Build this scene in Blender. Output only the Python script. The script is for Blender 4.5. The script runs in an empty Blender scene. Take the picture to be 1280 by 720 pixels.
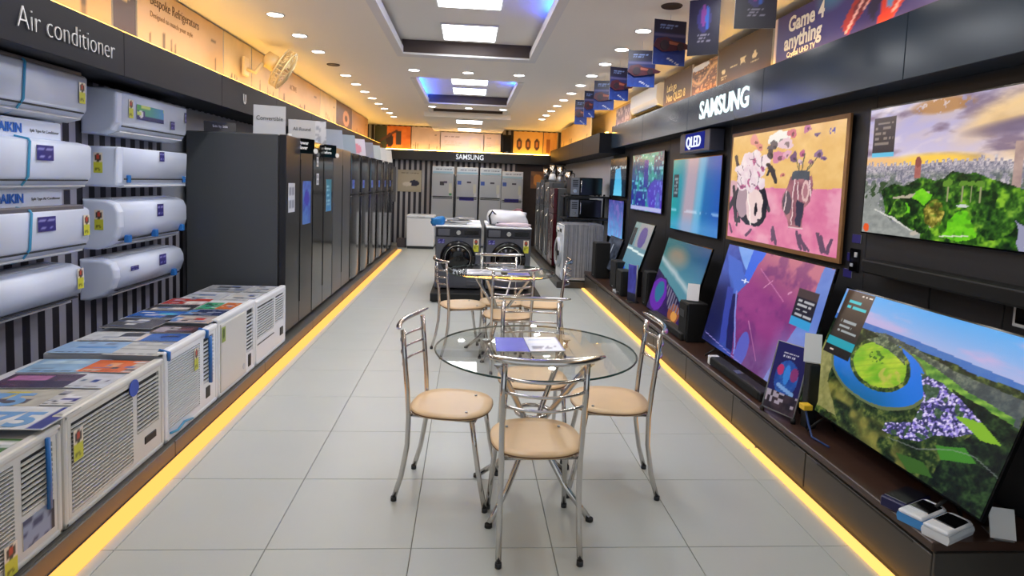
import bpy, bmesh, math, random
import numpy as np
from mathutils import Vector, Matrix
PI = math.pi
SC = bpy.context.scene
COL = SC.collection

# ------------------------------------------------------------------ camera
FPX, PY, VX, VY, ROLL, EYE = 758.12, 289.03, 587.14, 227.5, .0318, 1.55
cy = Vector(((VX - 640) / FPX, (PY - VY) / FPX, -1)).normalized()
up = Vector((math.sin(ROLL), math.cos(ROLL), 0))
cz = (up - cy * up.dot(cy)).normalized()
cx = cy.cross(cz)
cam = bpy.data.objects.new('camera', bpy.data.cameras.new('camera'))
COL.objects.link(cam)
cam.data.sensor_width = 36.0
cam.data.lens = FPX / 1280 * 36.0
cam.data.shift_y = (PY - 360) / 1280
cam.data.clip_start = .05
cam.matrix_world = Matrix.Translation((0, 0, EYE)) @ Matrix((cx, cy, cz)).transposed().inverted().to_4x4()
SC.camera = cam
# ------------------------------------------------------------------ daylight through the open shop front behind the camera
W = bpy.data.worlds.new('daylight'); SC.world = W; W.use_nodes = True
W.node_tree.nodes['Background'].inputs[0].default_value = (.86, .93, 1, 1)
W.node_tree.nodes['Background'].inputs[1].default_value = .68
SC.view_settings.view_transform = 'Standard'
SC.view_settings.look = 'None'
SC.view_settings.gamma = 1
SC.view_settings.exposure = 0.0
PANEL_L, DOWN_L, DOWN_W, COVE_L, FLOORLED_L, BLUE_L = 10.8, 20.0, 3.6, 29.0, 1.8, 140.0

# ------------------------------------------------------------------ helpers
def lin(c):
    c = np.asarray(c, float) / 255.0
    return np.where(c <= .04045, c / 12.92, ((c + .055) / 1.055) ** 2.4)
MATS = {}
def mat(name, rgb, rough=.5, metal=0., emit=0., bump=0., scale=40., var=0., coat=0., spec=None):
    if name in MATS: return MATS[name]
    m = bpy.data.materials.new(name); m.use_nodes = True; MATS[name] = m
    nt = m.node_tree; b = nt.nodes['Principled BSDF']
    c = tuple(lin(rgb)) + (1,)
    b.inputs['Base Color'].default_value = c
    b.inputs['Roughness'].default_value = rough
    b.inputs['Metallic'].default_value = metal
    if spec is not None: b.inputs['Specular IOR Level'].default_value = spec
    if coat: b.inputs['Coat Weight'].default_value = coat
    if emit:
        b.inputs['Emission Color'].default_value = c
        b.inputs['Emission Strength'].default_value = emit
    if bump or var:
        tc = nt.nodes.new('ShaderNodeTexCoord'); n = nt.nodes.new('ShaderNodeTexNoise')
        n.inputs['Scale'].default_value = scale; n.inputs['Detail'].default_value = 4
        nt.links.new(tc.outputs['Object'], n.inputs['Vector'])
        if bump:
            bp = nt.nodes.new('ShaderNodeBump'); bp.inputs['Strength'].default_value = bump
            bp.inputs['Distance'].default_value = .004
            nt.links.new(n.outputs['Fac'], bp.inputs['Height']); nt.links.new(bp.outputs['Normal'], b.inputs['Normal'])
        if var:
            mx = nt.nodes.new('ShaderNodeMix'); mx.data_type = 'RGBA'
            mx.inputs['A'].default_value = tuple(min(1, v * (1 - var)) for v in c[:3]) + (1,)
            mx.inputs['B'].default_value = tuple(min(1, v * (1 + var)) for v in c[:3]) + (1,)
            nt.links.new(n.outputs['Fac'], mx.inputs['Factor']); nt.links.new(mx.outputs['Result'], b.inputs['Base Color'])
    return m
def emis(name, rgb, s):
    if name in MATS: return MATS[name]
    m = bpy.data.materials.new(name); m.use_nodes = True; MATS[name] = m
    nt = m.node_tree; nt.nodes.clear()
    e = nt.nodes.new('ShaderNodeEmission'); o = nt.nodes.new('ShaderNodeOutputMaterial')
    e.inputs[0].default_value = tuple(lin(rgb)) + (1,); e.inputs[1].default_value = s
    nt.links.new(e.outputs[0], o.inputs[0]); return m
def attr_mat(name, rough=.5, screen=False, strength=1.0):
    m = bpy.data.materials.new(name); m.use_nodes = True
    nt = m.node_tree; b = nt.nodes['Principled BSDF']
    a = nt.nodes.new('ShaderNodeAttribute'); a.attribute_name = 'Col'
    b.inputs['Roughness'].default_value = rough
    if screen:
        b.inputs['Base Color'].default_value = (.004, .004, .005, 1)
        nt.links.new(a.outputs['Color'], b.inputs['Emission Color'])
        b.inputs['Emission Strength'].default_value = strength
    else:
        nt.links.new(a.outputs['Color'], b.inputs['Base Color'])
    return m
SCREEN = attr_mat('lit_screen', .22, True, 1.0)
PRINT = attr_mat('printed_paper', .45)
GLOSSPRINT = attr_mat('glossy_print', .25)

def tagp(o, label=None, cat=None, group=None, kind=None):
    if label: o['label'] = label
    if cat: o['category'] = cat
    if group: o['group'] = group
    if kind: o['kind'] = kind
    return o
def thing(name, label, cat, loc=(0, 0, 0), rz=0., group=None):
    o = bpy.data.objects.new(name, None); COL.objects.link(o)
    o.empty_display_size = .05
    o.location = loc; o.rotation_euler = (0, 0, rz)
    return tagp(o, label, cat, group)
def link(name, me, parent=None):
    o = bpy.data.objects.new(name, me); COL.objects.link(o)
    if parent: o.parent = parent
    return o
class MB:
    def __init__(s): s.v = []; s.f = []; s.sm = []
    def add(s, v, f, smooth=False):
        k = len(s.v); s.v += [tuple(p) for p in v]; s.f += [[i + k for i in q] for q in f]; s.sm += [smooth] * len(f); return s
    def box(s, x0, x1, y0, y1, z0, z1):
        v = [(x, y, z) for z in (z0, z1) for y in (y0, y1) for x in (x0, x1)]
        return s.add(v, [(0, 2, 3, 1), (4, 5, 7, 6), (0, 1, 5, 4), (2, 6, 7, 3), (0, 4, 6, 2), (1, 3, 7, 5)])
    def rbox(s, x0, x1, y0, y1, z0, z1, b=.01, seg=2):
        bm = bmesh.new()
        v = [bm.verts.new((x, y, z)) for z in (z0, z1) for y in (y0, y1) for x in (x0, x1)]
        for q in [(0, 2, 3, 1), (4, 5, 7, 6), (0, 1, 5, 4), (2, 6, 7, 3), (0, 4, 6, 2), (1, 3, 7, 5)]: bm.faces.new([v[i] for i in q])
        bmesh.ops.bevel(bm, geom=list(bm.edges), offset=b, segments=seg, profile=.5, affect='EDGES')
        bm.verts.index_update()
        s.add([p.co[:] for p in bm.verts], [[p.index for p in f.verts] for f in bm.faces]); bm.free(); return s
    def tube(s, path, r, n=8, cap=True, flat=1.0):
        P = [Vector(p) for p in path]; m = len(P); rr = r if isinstance(r, (list, tuple)) else [r] * m
        t = (P[1] - P[0]).normalized(); a = t.orthogonal().normalized(); v = []
        for i in range(m):
            d = (P[min(i + 1, m - 1)] - P[max(i - 1, 0)]).normalized()
            a = (a - d * a.dot(d)).normalized(); b = d.cross(a)
            for k in range(n):
                th = 2 * PI * k / n
                v.append(P[i] + (a * math.cos(th) + b * math.sin(th) * flat) * rr[i])
        f = [(i * n + k, i * n + (k + 1) % n, (i + 1) * n + (k + 1) % n, (i + 1) * n + k) for i in range(m - 1) for k in range(n)]
        k0 = len(s.v); s.add(v, f, True)
        if cap:
            s.f += [[k0 + k for k in range(n)][::-1], [k0 + (m - 1) * n + k for k in range(n)]]; s.sm += [False, False]
        return s
    def disc(s, c, r, axis='z', h=.01, n=24):
        ax = {'x': Vector((1, 0, 0)), 'y': Vector((0, 1, 0)), 'z': Vector((0, 0, 1))}[axis] if isinstance(axis, str) else Vector(axis).normalized()
        c = Vector(c); return s.tube([c - ax * h / 2, c + ax * h / 2], r, n)
    def prism(s, prof, y0, y1, smooth=False):
        n = len(prof); v = [(x, y0, z) for x, z in prof] + [(x, y1, z) for x, z in prof]
        s.add(v, [(i, (i + 1) % n, n + (i + 1) % n, n + i) for i in range(n)], smooth)
        k = len(s.v) - 2 * n
        s.f += [[k + i for i in range(n)][::-1], [k + n + i for i in range(n)]]; s.sm += [False, False]; return s
    def ring(s, c, R, r, axis, n=32, m=6):
        ax = Vector(axis).normalized(); a = ax.orthogonal().normalized(); b = ax.cross(a); c = Vector(c); v = []
        for i in range(n):
            th = 2 * PI * i / n; d = a * math.cos(th) + b * math.sin(th)
            for k in range(m):
                ph = 2 * PI * k / m; v.append(c + d * (R + r * math.cos(ph)) + ax * r * math.sin(ph))
        return s.add(v, [(i * m + k, ((i + 1) % n) * m + k, ((i + 1) % n) * m + (k + 1) % m, i * m + (k + 1) % m) for i in range(n) for k in range(m)], True)
    def mesh(s, name, m):
        me = bpy.data.meshes.new(name); me.from_pydata(s.v, [], s.f)
        bm = bmesh.new(); bm.from_mesh(me); bmesh.ops.recalc_face_normals(bm, faces=bm.faces); bm.to_mesh(me); bm.free()
        me.polygons.foreach_set('use_smooth', s.sm); me.materials.append(m); me.update(); return me
    def build(s, name, m, parent=None, **k):
        return tagp(link(name, s.mesh(name, m), parent), **k)

def text(name, s, size, m, parent, mtx, extrude=.002, align='LEFT', bold=0., sx=1., **k):
    cu = bpy.data.curves.new('t', 'FONT'); cu.body = s; cu.size = size; cu.extrude = extrude; cu.align_x = align; cu.offset = bold; cu.resolution_u = 3
    ob = bpy.data.objects.new('t', cu); COL.objects.link(ob)
    me = bpy.data.meshes.new_from_object(ob.evaluated_get(bpy.context.evaluated_depsgraph_get()))
    bpy.data.objects.remove(ob); bpy.data.curves.remove(cu)
    me.materials.clear(); me.materials.append(m); me.name = name
    o = link(name, me, parent); o.matrix_local = mtx @ Matrix.Diagonal((sx, 1, 1, 1))
    return tagp(o, **k)
def frame(origin, ux, uu):          # text / print frame: x along ux, y along uu (up), z towards the viewer
    ux, uu = Vector(ux).normalized(), Vector(uu).normalized(); n = ux.cross(uu)
    m = Matrix((ux, uu, n)).transposed().to_4x4(); m.translation = Vector(origin); return m
def picture(name, TL, TR, BL, nx, ny, fn, m, parent=None, **k):
    TL, TR, BL = (np.array(p, float) for p in (TL, TR, BL))
    U, V = np.meshgrid(np.linspace(0, 1, nx + 1), np.linspace(0, 1, ny + 1))
    col = np.clip(fn(U, V), 0, 255)
    P = TL + U[..., None] * (TR - TL) + V[..., None] * (BL - TL)
    i = np.arange((nx + 1) * (ny + 1)).reshape(ny + 1, nx + 1)
    F = np.stack([i[1:, :-1], i[1:, 1:], i[:-1, 1:], i[:-1, :-1]], -1).reshape(-1, 4)
    me = bpy.data.meshes.new(name)
    me.vertices.add(P.size // 3); me.vertices.foreach_set('co', P.ravel())
    me.loops.add(F.size); me.loops.foreach_set('vertex_index', F.ravel().astype(np.int32))
    me.polygons.add(len(F)); me.polygons.foreach_set('loop_start', np.arange(0, F.size, 4, dtype=np.int32))
    me.update(calc_edges=True)
    a = me.color_attributes.new('Col', 'FLOAT_COLOR', 'POINT')
    c4 = np.ones((P.size // 3, 4)); c4[:, :3] = lin(col.reshape(-1, 3)); a.data.foreach_set('color', c4.ravel())
    me.materials.append(m); me.validate()
    return tagp(link(name, me, parent), **k)
def sheet(name, TL, TR, BL, nx, ny, fn, m, thick=.004, parent=None, **k):
    """a printed board or sheet: one closed mesh, its front face carrying the print as colours, sides and back white"""
    o = picture(name, TL, TR, BL, nx, ny, fn, m, parent, **k); me = o.data
    TL, TR, BL = (Vector(p) for p in (TL, TR, BL)); n = (TR - TL).cross(TL - BL).normalized() * thick
    bm = bmesh.new(); bm.from_mesh(me); L = bm.verts.layers.float_color['Col']
    q = [TL, TR, TR + BL - TL, BL]
    vs = [bm.verts.new(p) for p in q] + [bm.verts.new(p - n) for p in q]
    for v in vs: v[L] = (.55, .55, .55, 1)
    for i in range(4): bm.faces.new((vs[i], vs[4 + i], vs[4 + (i + 1) % 4], vs[(i + 1) % 4]))
    bm.faces.new([vs[4 + i] for i in (3, 2, 1, 0)][::-1])
    bm.to_mesh(me); bm.free(); return o
def dup(root, loc=None, rz=None, **k):
    r = root.copy(); COL.objects.link(r)
    if loc is not None: r.location = loc
    if rz is not None: r.rotation_euler = (0, 0, rz)
    for c in root.children:
        d = c.copy(); COL.objects.link(d); d.parent = r
        for g in c.children:
            e = g.copy(); COL.objects.link(e); e.parent = d
    return tagp(r, **k)
ORD = 'first second third fourth fifth sixth seventh eighth ninth tenth eleventh twelfth thirteenth fourteenth fifteenth'.split()

# ------------------------------------------------------------------ picture painters: u to the right, v down, sRGB 0-255
def _h(ix, iy, s):
    n = (ix.astype(np.int64) * 374761393 + iy.astype(np.int64) * 668265263 + s * 1274126177) & 0x7fffffff
    n = ((n ^ (n >> 13)) * 1103515245 + 12345) & 0x7fffffff
    return ((n ^ (n >> 16)) & 0xffff) / 65535.0
def noise(x, y, s=0):
    ix, iy = np.floor(x), np.floor(y); fx, fy = x - ix, y - iy
    fx, fy = fx * fx * (3 - 2 * fx), fy * fy * (3 - 2 * fy)
    a, b, c, d = _h(ix, iy, s), _h(ix + 1, iy, s), _h(ix, iy + 1, s), _h(ix + 1, iy + 1, s)
    return (a * (1 - fx) + b * fx) * (1 - fy) + (c * (1 - fx) + d * fx) * fy
def fbm(x, y, s=0, o=4):
    t, w, k = 0, .5, 0.
    for i in range(o): t = t + w * noise(x, y, s + i); k += w; w *= .5; x, y = x * 2.03, y * 2.03
    return t / k
def cell(x, y, s=0): return _h(np.floor(x), np.floor(y), s)
def full(u, c): return np.ones(u.shape + (3,)) * np.array(c, float)
def put(im, m, c):
    m = np.clip(np.asarray(m, float), 0, 1)[..., None]; return im * (1 - m) + np.asarray(c, float) * m
def mixc(t, a, b): t = np.clip(t, 0, 1)[..., None]; return np.array(a, float) * (1 - t) + np.array(b, float) * t
def ell(u, v, cx, cy, rx, ry, a=0.):
    du, dv = u - cx, v - cy; c, s = math.cos(a), math.sin(a)
    return ((du * c + dv * s) / rx) ** 2 + ((-du * s + dv * c) / ry) ** 2 < 1
def rect(u, v, a, b, c, d): return (u > a) & (u < c) & (v > b) & (v < d)
def poly(u, v, pts):
    m = np.zeros(u.shape, bool); n = len(pts)
    for i in range(n):
        (x0, y0), (x1, y1) = pts[i], pts[(i + 1) % n]
        if y0 == y1: continue
        m ^= ((y0 > v) != (y1 > v)) & (u < (x1 - x0) * (v - y0) / (y1 - y0) + x0)
    return m
def line(u, v, x0, y0, x1, y1, w):
    dx, dy = x1 - x0, y1 - y0; t = np.clip(((u - x0) * dx + (v - y0) * dy) / (dx * dx + dy * dy), 0, 1)
    return (u - x0 - t * dx) ** 2 + (v - y0 - t * dy) ** 2 < w * w
def words_(im, u, v, a, b, c, d, rows, col, s=0):
    for r in range(rows):
        t = (v - b) / (d - b) * rows - r
        im = put(im, rect(u, v, a, b, c - (c - a) * .5 * ((r * 7 + s) % 3) / 3, d) & (t > .25) & (t < .7) & (cell(u * 90, u * 0 + r, s) > .25), col)
    return im

def warp(u, v, a, s, seed):
    return u + a * (fbm(u * s, v * s, seed, 3) - .5) * 2, v + a * (fbm(u * s + 31, v * s + 17, seed + 5, 3) - .5) * 2
def forest(u, v, s, seed, dark, mid, light):
    """tree crowns: dark gaps, mid bodies, light tops"""
    a = noise(u * s, v * s * .62, seed); b = noise(u * s * 2.3, v * s * 1.5, seed + 3); c = noise(u * s * 5.1, v * s * 3.4, seed + 7)
    t = a * .45 + b * .33 + c * .22
    im = mixc((t - .3) * 3.2, dark, mid); return put(im, np.clip((t - .56) * 5, 0, 1), light)
def river_valley(u, v):
    n = fbm(u * 40, v * 26, 3, 4); uw, vw = warp(u, v, .012, 12, 60)
    im = forest(u, v, 34, 9, (14, 26, 16), (40, 62, 30), (96, 108, 50))
    warm = np.clip(1.1 - abs(vw - .7 - .5 * uw) * 7, 0, 1) * (vw > .55) * (u < .75)
    im = put(im, warm * np.clip((noise(u * 26, v * 15, 33) - .35) * 2.4, 0, .85), (140, 132, 62))
    hz = .215 + .07 * np.clip(u - .5, 0, 1)
    sky = mixc(v / .25, (70, 160, 232), (170, 178, 222)); sky = put(sky, np.clip((fbm(u * 5, v * 11, 4) - .46) * 3, 0, .75), (196, 172, 216))
    far = (v > hz); rid = hz + .03 + .035 * fbm(u * 9, u * 0, 5, 3)
    im = np.where((v < rid)[..., None], mixc(n + .4 * u, (44, 96, 186), (70, 116, 184)), im)
    im = np.where((~far)[..., None], sky, im)
    hill = poly(uw, vw, [(.27, .27), (.33, .245), (.45, .25), (.7, .315), (1, .33), (1, .55), (.85, .5), (.6, .36)]) & far
    im = np.where(hill[..., None], forest(u, v, 46, 19, (58, 66, 62), (96, 108, 92), (140, 146, 118)), im); im = put(im, hill * np.clip((u - .6) * 2, 0, .6), (66, 76, 88))
    fld = poly(uw, vw, [(.42, .3), (.55, .31), (.78, .4), (.98, .44), (.98, .5), (.7, .46), (.5, .38)])
    im = np.where(fld[..., None], mixc(fbm(u * 50, v * 30, 8) * 1.2 + .3 * np.sin(u * 60 + v * 90), (48, 96, 40), (138, 182, 70)), im)
    dk = poly(uw, vw, [(.72, .42), (1.1, .5), (1.1, 1.1), (.78, 1.1), (.8, .75), (.88, .6)])
    im = np.where(dk[..., None], forest(u, v, 40, 29, (8, 16, 16), (22, 40, 24), (44, 70, 36)), im)
    im = put(im, poly(uw, vw, [(0, .45), (.1, .5), (.13, .75), (.26, .95), (.1, .95), (0, .8)]) * .9, mixc(n, (112, 112, 62), (178, 170, 110)))
    uw, vw = warp(u, v, .006, 16, 70)
    riv = ell(uw, vw, .365, .51, .268, .225) & ((vw > .48) | (uw > .42))
    im = put(im, ell(uw, vw, .365, .515, .282, .24) & ((vw > .48) | (uw > .42)), (96, 108, 70))
    rc = mixc((v - .48) / .26, (40, 116, 226), (12, 96, 150)); rc = put(rc, np.clip((u - .45) * 6, 0, .8), (30, 112, 214)); im = np.where(riv[..., None], rc, im)
    im = np.where(ell(uw, vw, .37, .47, .172, .178)[..., None], forest(u, v, 60, 39, (24, 44, 18), (70, 96, 34), (146, 150, 66)), im)
    isl = mixc(fbm((u + v * .5) * 18, (v - u * .3) * 10, 2) * 1.5 - .2, (88, 160, 26), (190, 206, 60)); isl = put(isl, (np.sin((u * .7 + v) * 150) > .55) * .25, (120, 150, 40))
    im = np.where(ell(uw, vw, .37, .465, .15, .155)[..., None], isl, im); im = put(im, ell(uw, vw, .45, .52, .06, .07) * np.clip((n - .4) * 3, 0, .7), (196, 176, 90))
    im = np.where(poly(uw, vw, [(.25, .33), (.33, .27), (.45, .3), (.5, .4), (.38, .34)])[..., None], forest(u, v, 60, 49, (50, 66, 54), (92, 106, 80), (130, 140, 108)), im)
    im = put(im, ell(u, v, .35, .42, .05, .045) * (noise(u * 90, v * 60, 2) > .68), (70, 110, 30))
    twn = poly(uw, vw, [(.58, .4), (.68, .41), (.78, .46), (.88, .53), (.88, .6), (.8, .68), (.74, .72), (.7, .8), (.62, .84), (.52, .86), (.52, .8), (.63, .72), (.64, .55)])
    h1, h2 = noise(u * 120, v * 78, 4), noise(u * 150 + v * 30, v * 90, 6)
    tw = np.where((h1 > .5)[..., None], mixc(h2 * 1.4 - .2, (112, 96, 190), (232, 222, 250)), mixc(h2, (34, 40, 66), (84, 78, 140)))
    tw = put(tw, (noise(u * 40, v * 30, 12) > .7) * .8, (52, 84, 44)); im = np.where(twn[..., None], tw, im)
    for q, c in [([(.78, .56), (.88, .53), (.97, .6), (.9, .625)], (128, 176, 46)), ([(.76, .77), (.86, .7), (.92, .75), (.8, .83)], (62, 128, 40)), ([(.62, .94), (.74, .9), (.8, .95), (.7, 1)], (54, 92, 36))]: im = put(im, poly(uw, vw, q), c)
    for q in [(.7, .85, .82, .745), (.82, .745, .9, .72), (.9, .72, 1, .76), (.56, .88, .7, .85)]: im = put(im, line(uw, vw, *q, .003) * .6, (134, 138, 140))
    p = rect(u, v, .015, 0, .2, .54); im = put(im, p, mixc(v / .5, (84, 64, 50), (18, 22, 26)))
    im = put(im, rect(u, v, .015, .4, .2, .47), (20, 152, 172)); im = put(im, rect(u, v, .015, .47, .2, .54), (12, 14, 18))
    im = words_(im, u, v, .05, .07, .18, .16, 2, (60, 190, 200), 2); im = words_(im, u, v, .05, .24, .18, .36, 3, (150, 160, 164), 1); im = words_(im, u, v, .04, .49, .08, .52, 1, (220, 200, 190)); im = words_(im, u, v, .12, .02, .19, .04, 1, (230, 220, 210)); return im
def city_park(u, v):
    f = fbm(u * 4, v * 7 + u, 11, 5); g = fbm(u * 7, v * 14, 15, 5); n = fbm(u * 34, v * 30, 12, 4)
    im = mixc(v / .45, (158, 156, 208), (214, 200, 220))
    im = put(im, np.clip((fbm(u * 2.6 + v * 2, v * 4, 21, 4) - .42) * 3, 0, .85), (240, 206, 160))
    im = put(im, np.clip((g - .5) * 4, 0, .9), (126, 108, 132)); im = put(im, np.clip((.44 - f) * 4, 0, .8), (250, 236, 226))
    im = put(im, np.clip(1 - abs((v - .06) - .55 * (.9 - u)) * 7, 0, .75) * np.clip((u - .45) * 6, 0, 1), (248, 206, 134)); im = put(im, np.clip(1.3 - ((u - .42) ** 2 * 40 + (v - .05) ** 2 * 300), 0, .8) * (n > .4), (176, 120, 60))
    im = put(im, np.clip(1 - ((u - .8) ** 2 * 12 + (v - .24 - .1 * (.8 - u)) ** 2 * 260), 0, .85), (104, 92, 124))
    im = put(im, np.clip(1.2 - ((u - .4) ** 2 * 14 + (v - .43) ** 2 * 300), 0, 1), (254, 206, 84)); im = put(im, np.clip(1 - ((u - .08) ** 2 * 30 + (v - .43) ** 2 * 300), 0, .8), (246, 190, 110))
    hz = .455 + .01 * np.sin(u * 9)
    b1, b2 = cell(u * 80, v * 50 + np.floor(u * 80) * .37, 5), cell(u * 46 + .3, v * 30, 7)
    bl = mixc(b1 * .6 + b2 * .5, (112, 112, 130), (206, 196, 200)); bl = put(bl, (cell(u * 230, v * 150, 9) > .7) * .4, (70, 70, 92)); bl = put(bl, np.clip((v - .5) * 8, 0, .5) * (n > .45), (60, 84, 52))
    im = np.where((v > hz)[..., None], bl, im)
    for i in range(40):
        x = (i * .618) % 1; hgt = .01 + .03 * ((i * .37) % 1) * (1 + (x > .7)); im = put(im, rect(u, v, x, hz - hgt, x + .014, hz + .03), mixc(cell(u * 200, v * 120, i), (132, 124, 144), (214, 204, 206)))
    im = put(im, rect(u, v, .305, .44, .34, .56), mixc(n, (150, 84, 80), (190, 120, 110))); im = put(im, ell(u, v, .322, .44, .017, .04), (140, 76, 72)); im = put(im, rect(u, v, .765, .34, .8, .62), mixc(n, (150, 124, 124), (196, 168, 156)))
    uw, vw = warp(u, v, .02, 14, 80)
    tr = poly(uw, vw, [(.12, .66), (.2, .6), (.26, .63), (.34, .56), (.46, .57), (.5, .52), (.62, .53), (.72, .58), (.84, .66), (1.05, .62), (1.05, 1.05), (.35, 1.05), (.25, .92), (.15, .84)])
    im = np.where(tr[..., None], forest(u, v, 22, 31, (10, 32, 10), (52, 104, 22), (134, 186, 44)), im)
    im = put(im, poly(uw, vw, [(-.02, .72), (.08, .6), (.12, .66), (.1, .76), (.18, .88), (.36, .955), (.36, 1.02), (-.02, 1.02)]), mixc(n, (120, 124, 122), (176, 178, 172))); im = put(im, poly(uw, vw, [(.0, .72), (.09, .58), (.15, .6), (.1, .72), (.03, .8)]) * (n > .48), (56, 78, 48))
    im = put(im, line(uw, vw, .09, .8, .3, .94, .006), (216, 214, 206)); im = put(im, line(uw, vw, .32, .965, .46, .85, .018), (190, 180, 166)); im = put(im, line(uw, vw, .2, .72, .4, .66, .008), (182, 172, 150))
    for q in [[(.47, .97), (.5, .88), (.53, .8), (.58, .78), (.61, .84), (.63, .96), (.55, .99)], [(.17, .84), (.2, .76), (.28, .74), (.3, .83)], [(.3, .7), (.36, .64), (.42, .68), (.38, .76)]]: im = put(im, poly(uw, vw, q), mixc(n + .3 * (1 - v), (70, 168, 14), (140, 224, 40)))
    cr = forest(u, v, 26, 41, (14, 40, 10), (60, 112, 28), (124, 170, 50))
    for x, y, r in [(.23, .8, .05), (.7, .85, .075), (.66, .72, .05), (.82, .78, .07), (.36, .9, .04), (.52, .66, .05)]: im = np.where(ell(uw, vw, x, y, r, r * 1.5)[..., None], cr, im)
    im = np.where(ell(uw, vw, .43, .82, .05, .1)[..., None], forest(u, v, 40, 51, (70, 70, 20), (150, 140, 50), (206, 190, 90)), im)
    im = put(im, poly(uw, vw, [(.54, .74), (.58, .73), (.6, .75), (.55, .765)]), (206, 210, 206)); im = put(im, np.clip((noise(u * 50, v * 40, 66) - .62) * 4, 0, .6) * (v > .7) * (u > .4) * (u < .66), (60, 120, 20))
    for x in (.56, .6, .64, .49): im = put(im, line(u, v, x, .6, x, .72, .003), (150, 150, 110)); im = put(im, ell(uw, vw, x, .6, .022, .025), (96, 140, 44))
    im = put(im, line(u, v, .47, .965, .6, .945, .004), (214, 222, 190)); im = put(im, poly(uw, vw, [(.79, .82), (.86, .9), (.87, 1), (.8, 1)]), (150, 150, 176))
    im = put(im, rect(u, v, .03, .07, .17, .35), mixc(v / .35, (74, 66, 66), (38, 40, 52))); im = put(im, rect(u, v, .03, .35, .17, .385), (96, 190, 226)); im = words_(im, u, v, .04, .1, .16, .3, 5, (130, 122, 116))
    return put(im, ell(u, v, .03, .96, .02, .035), (230, 90, 40))
def flower_painting(u, v):
    n = fbm(u * 14, v * 12, 41, 4); uw, vw = warp(u, v, .014, 13, 90); U2, V2 = warp(u, v, .03, 16, 95)
    im = mixc(n, (222, 172, 98), (244, 204, 134)); pk = vw > .505
    im = np.where(pk[..., None], mixc(n, (210, 104, 148), (238, 156, 180)), im); im = put(im, (uw < .36) & (vw > .44) & (vw < .6), (216, 172, 182))
    im = put(im, np.clip((fbm(u * 5, v * 5, 43) - .56) * 5, 0, .5) * pk, (240, 186, 200))
    for q in [(.05, .2, .1, .42, .02), (.04, .5, .09, .84, .016), (.0, .72, .12, .5, .024), (.12, .6, .13, .84, .016), (.36, .44, .44, .7, .012), (.33, .5, .4, .72, .01), (.07, .6, .11, .88, .01)]: im = put(im, line(uw, vw, *q), (70, 66, 74))
    im = put(im, ell(uw, vw, .25, .63, .17, .23), (40, 40, 54)); im = put(im, ell(uw, vw, .31, .66, .115, .2), (30, 30, 44)); im = put(im, ell(uw, vw, .16, .62, .07, .18), (176, 150, 160))
    im = put(im, ell(uw, vw, .29, .67, .09, .16), mixc(n, (226, 190, 196), (244, 222, 214))); im = put(im, ell(U2, V2, .29, .68, .09, .16) & (noise(u * 26, v * 15, 44) > .66), (60, 44, 60)); im = put(im, ell(uw, vw, .31, .7, .02, .035), (24, 22, 34)); im = put(im, line(uw, vw, .2, .52, .27, .85, .006), (250, 236, 230))
    for k, (x, y, r) in enumerate([(.2, .28, .085), (.28, .34, .08), (.14, .36, .07), (.22, .42, .09), (.34, .28, .06), (.31, .46, .06), (.13, .46, .06), (.25, .22, .06)]):
        im = put(im, ell(U2, V2, x, y, r, r * 1.4, k), mixc(fbm(u * 22, v * 18, k), (222, 190, 206), (248, 238, 236))); im = put(im, ell(U2, V2, x + .01, y + .04, r * .45, r * .4, k), (198, 112, 154)); im = put(im, line(U2, V2, x - r, y, x + r * .6, y + r * .8, .004), (110, 64, 100)); im = put(im, line(U2, V2, x, y - r, x + r * .2, y + r, .003), (90, 60, 96))
    for x, y, r, c in [(.5, .08, .075, (240, 234, 226)), (.55, .13, .05, (228, 196, 204)), (.44, .13, .04, (96, 90, 96)), (.42, .2, .03, (70, 66, 76)), (.6, .05, .03, (208, 110, 120)), (.5, .24, .05, (208, 132, 164)), (.56, .22, .03, (226, 170, 190)), (.26, .06, .045, (228, 150, 140)), (.3, .12, .03, (220, 140, 130)), (.74, .03, .028, (190, 110, 140)), (.8, .08, .02, (110, 86, 130)), (.54, .4, .016, (214, 130, 120)), (.64, .25, .03, (110, 80, 120)), (.71, .22, .026, (190, 100, 140)), (.83, .24, .022, (140, 110, 150)), (.77, .3, .02, (170, 116, 130)), (.69, .3, .02, (226, 190, 200)), (.86, .27, .018, (120, 90, 140))]:
        im = put(im, ell(U2, V2, x, y, r, r * 1.3, x * 9), c); im = put(im, ell(U2, V2, x + r * .3, y + r * .3, r * .35, r * .5, x * 5), np.array(c) * .6)
    for q in [(.4, .3, .46, .36, .022), (.44, .32, .4, .38, .012), (.44, .36, .49, .45, .014), (.47, .38, .5, .46, .01)]: im = put(im, line(uw, vw, *q), (48, 48, 58))
    for q in [(.7, .4, .66, .26), (.71, .4, .72, .22), (.72, .4, .82, .26), (.73, .4, .77, .3), (.69, .4, .69, .3)]: im = put(im, line(uw, vw, *q, .004), (96, 96, 80))
    vase = poly(uw, vw, [(.62, .4), (.79, .4), (.8, .48), (.79, .58), (.74, .66), (.74, .82), (.63, .83), (.62, .76), (.56, .68), (.56, .56), (.6, .5)])
    im = np.where(vase[..., None], mixc(noise(u * 24, v * 12, 97) * .8 + n * .4, (112, 66, 82), (206, 140, 146)), im)
    im = put(im, ell(uw, vw, .605, .62, .04, .1), (96, 82, 92)); im = put(im, ell(uw, vw, .745, .52, .03, .085), (224, 184, 182)); im = put(im, ell(uw, vw, .745, .52, .018, .06), (176, 120, 130)); im = put(im, rect(uw, vw, .63, .36, .77, .43), mixc(n, (50, 58, 72), (104, 112, 120))); im = put(im, poly(uw, vw, [(.69, .6), (.74, .62), (.73, .82), (.68, .8)]), (60, 54, 74))
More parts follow.
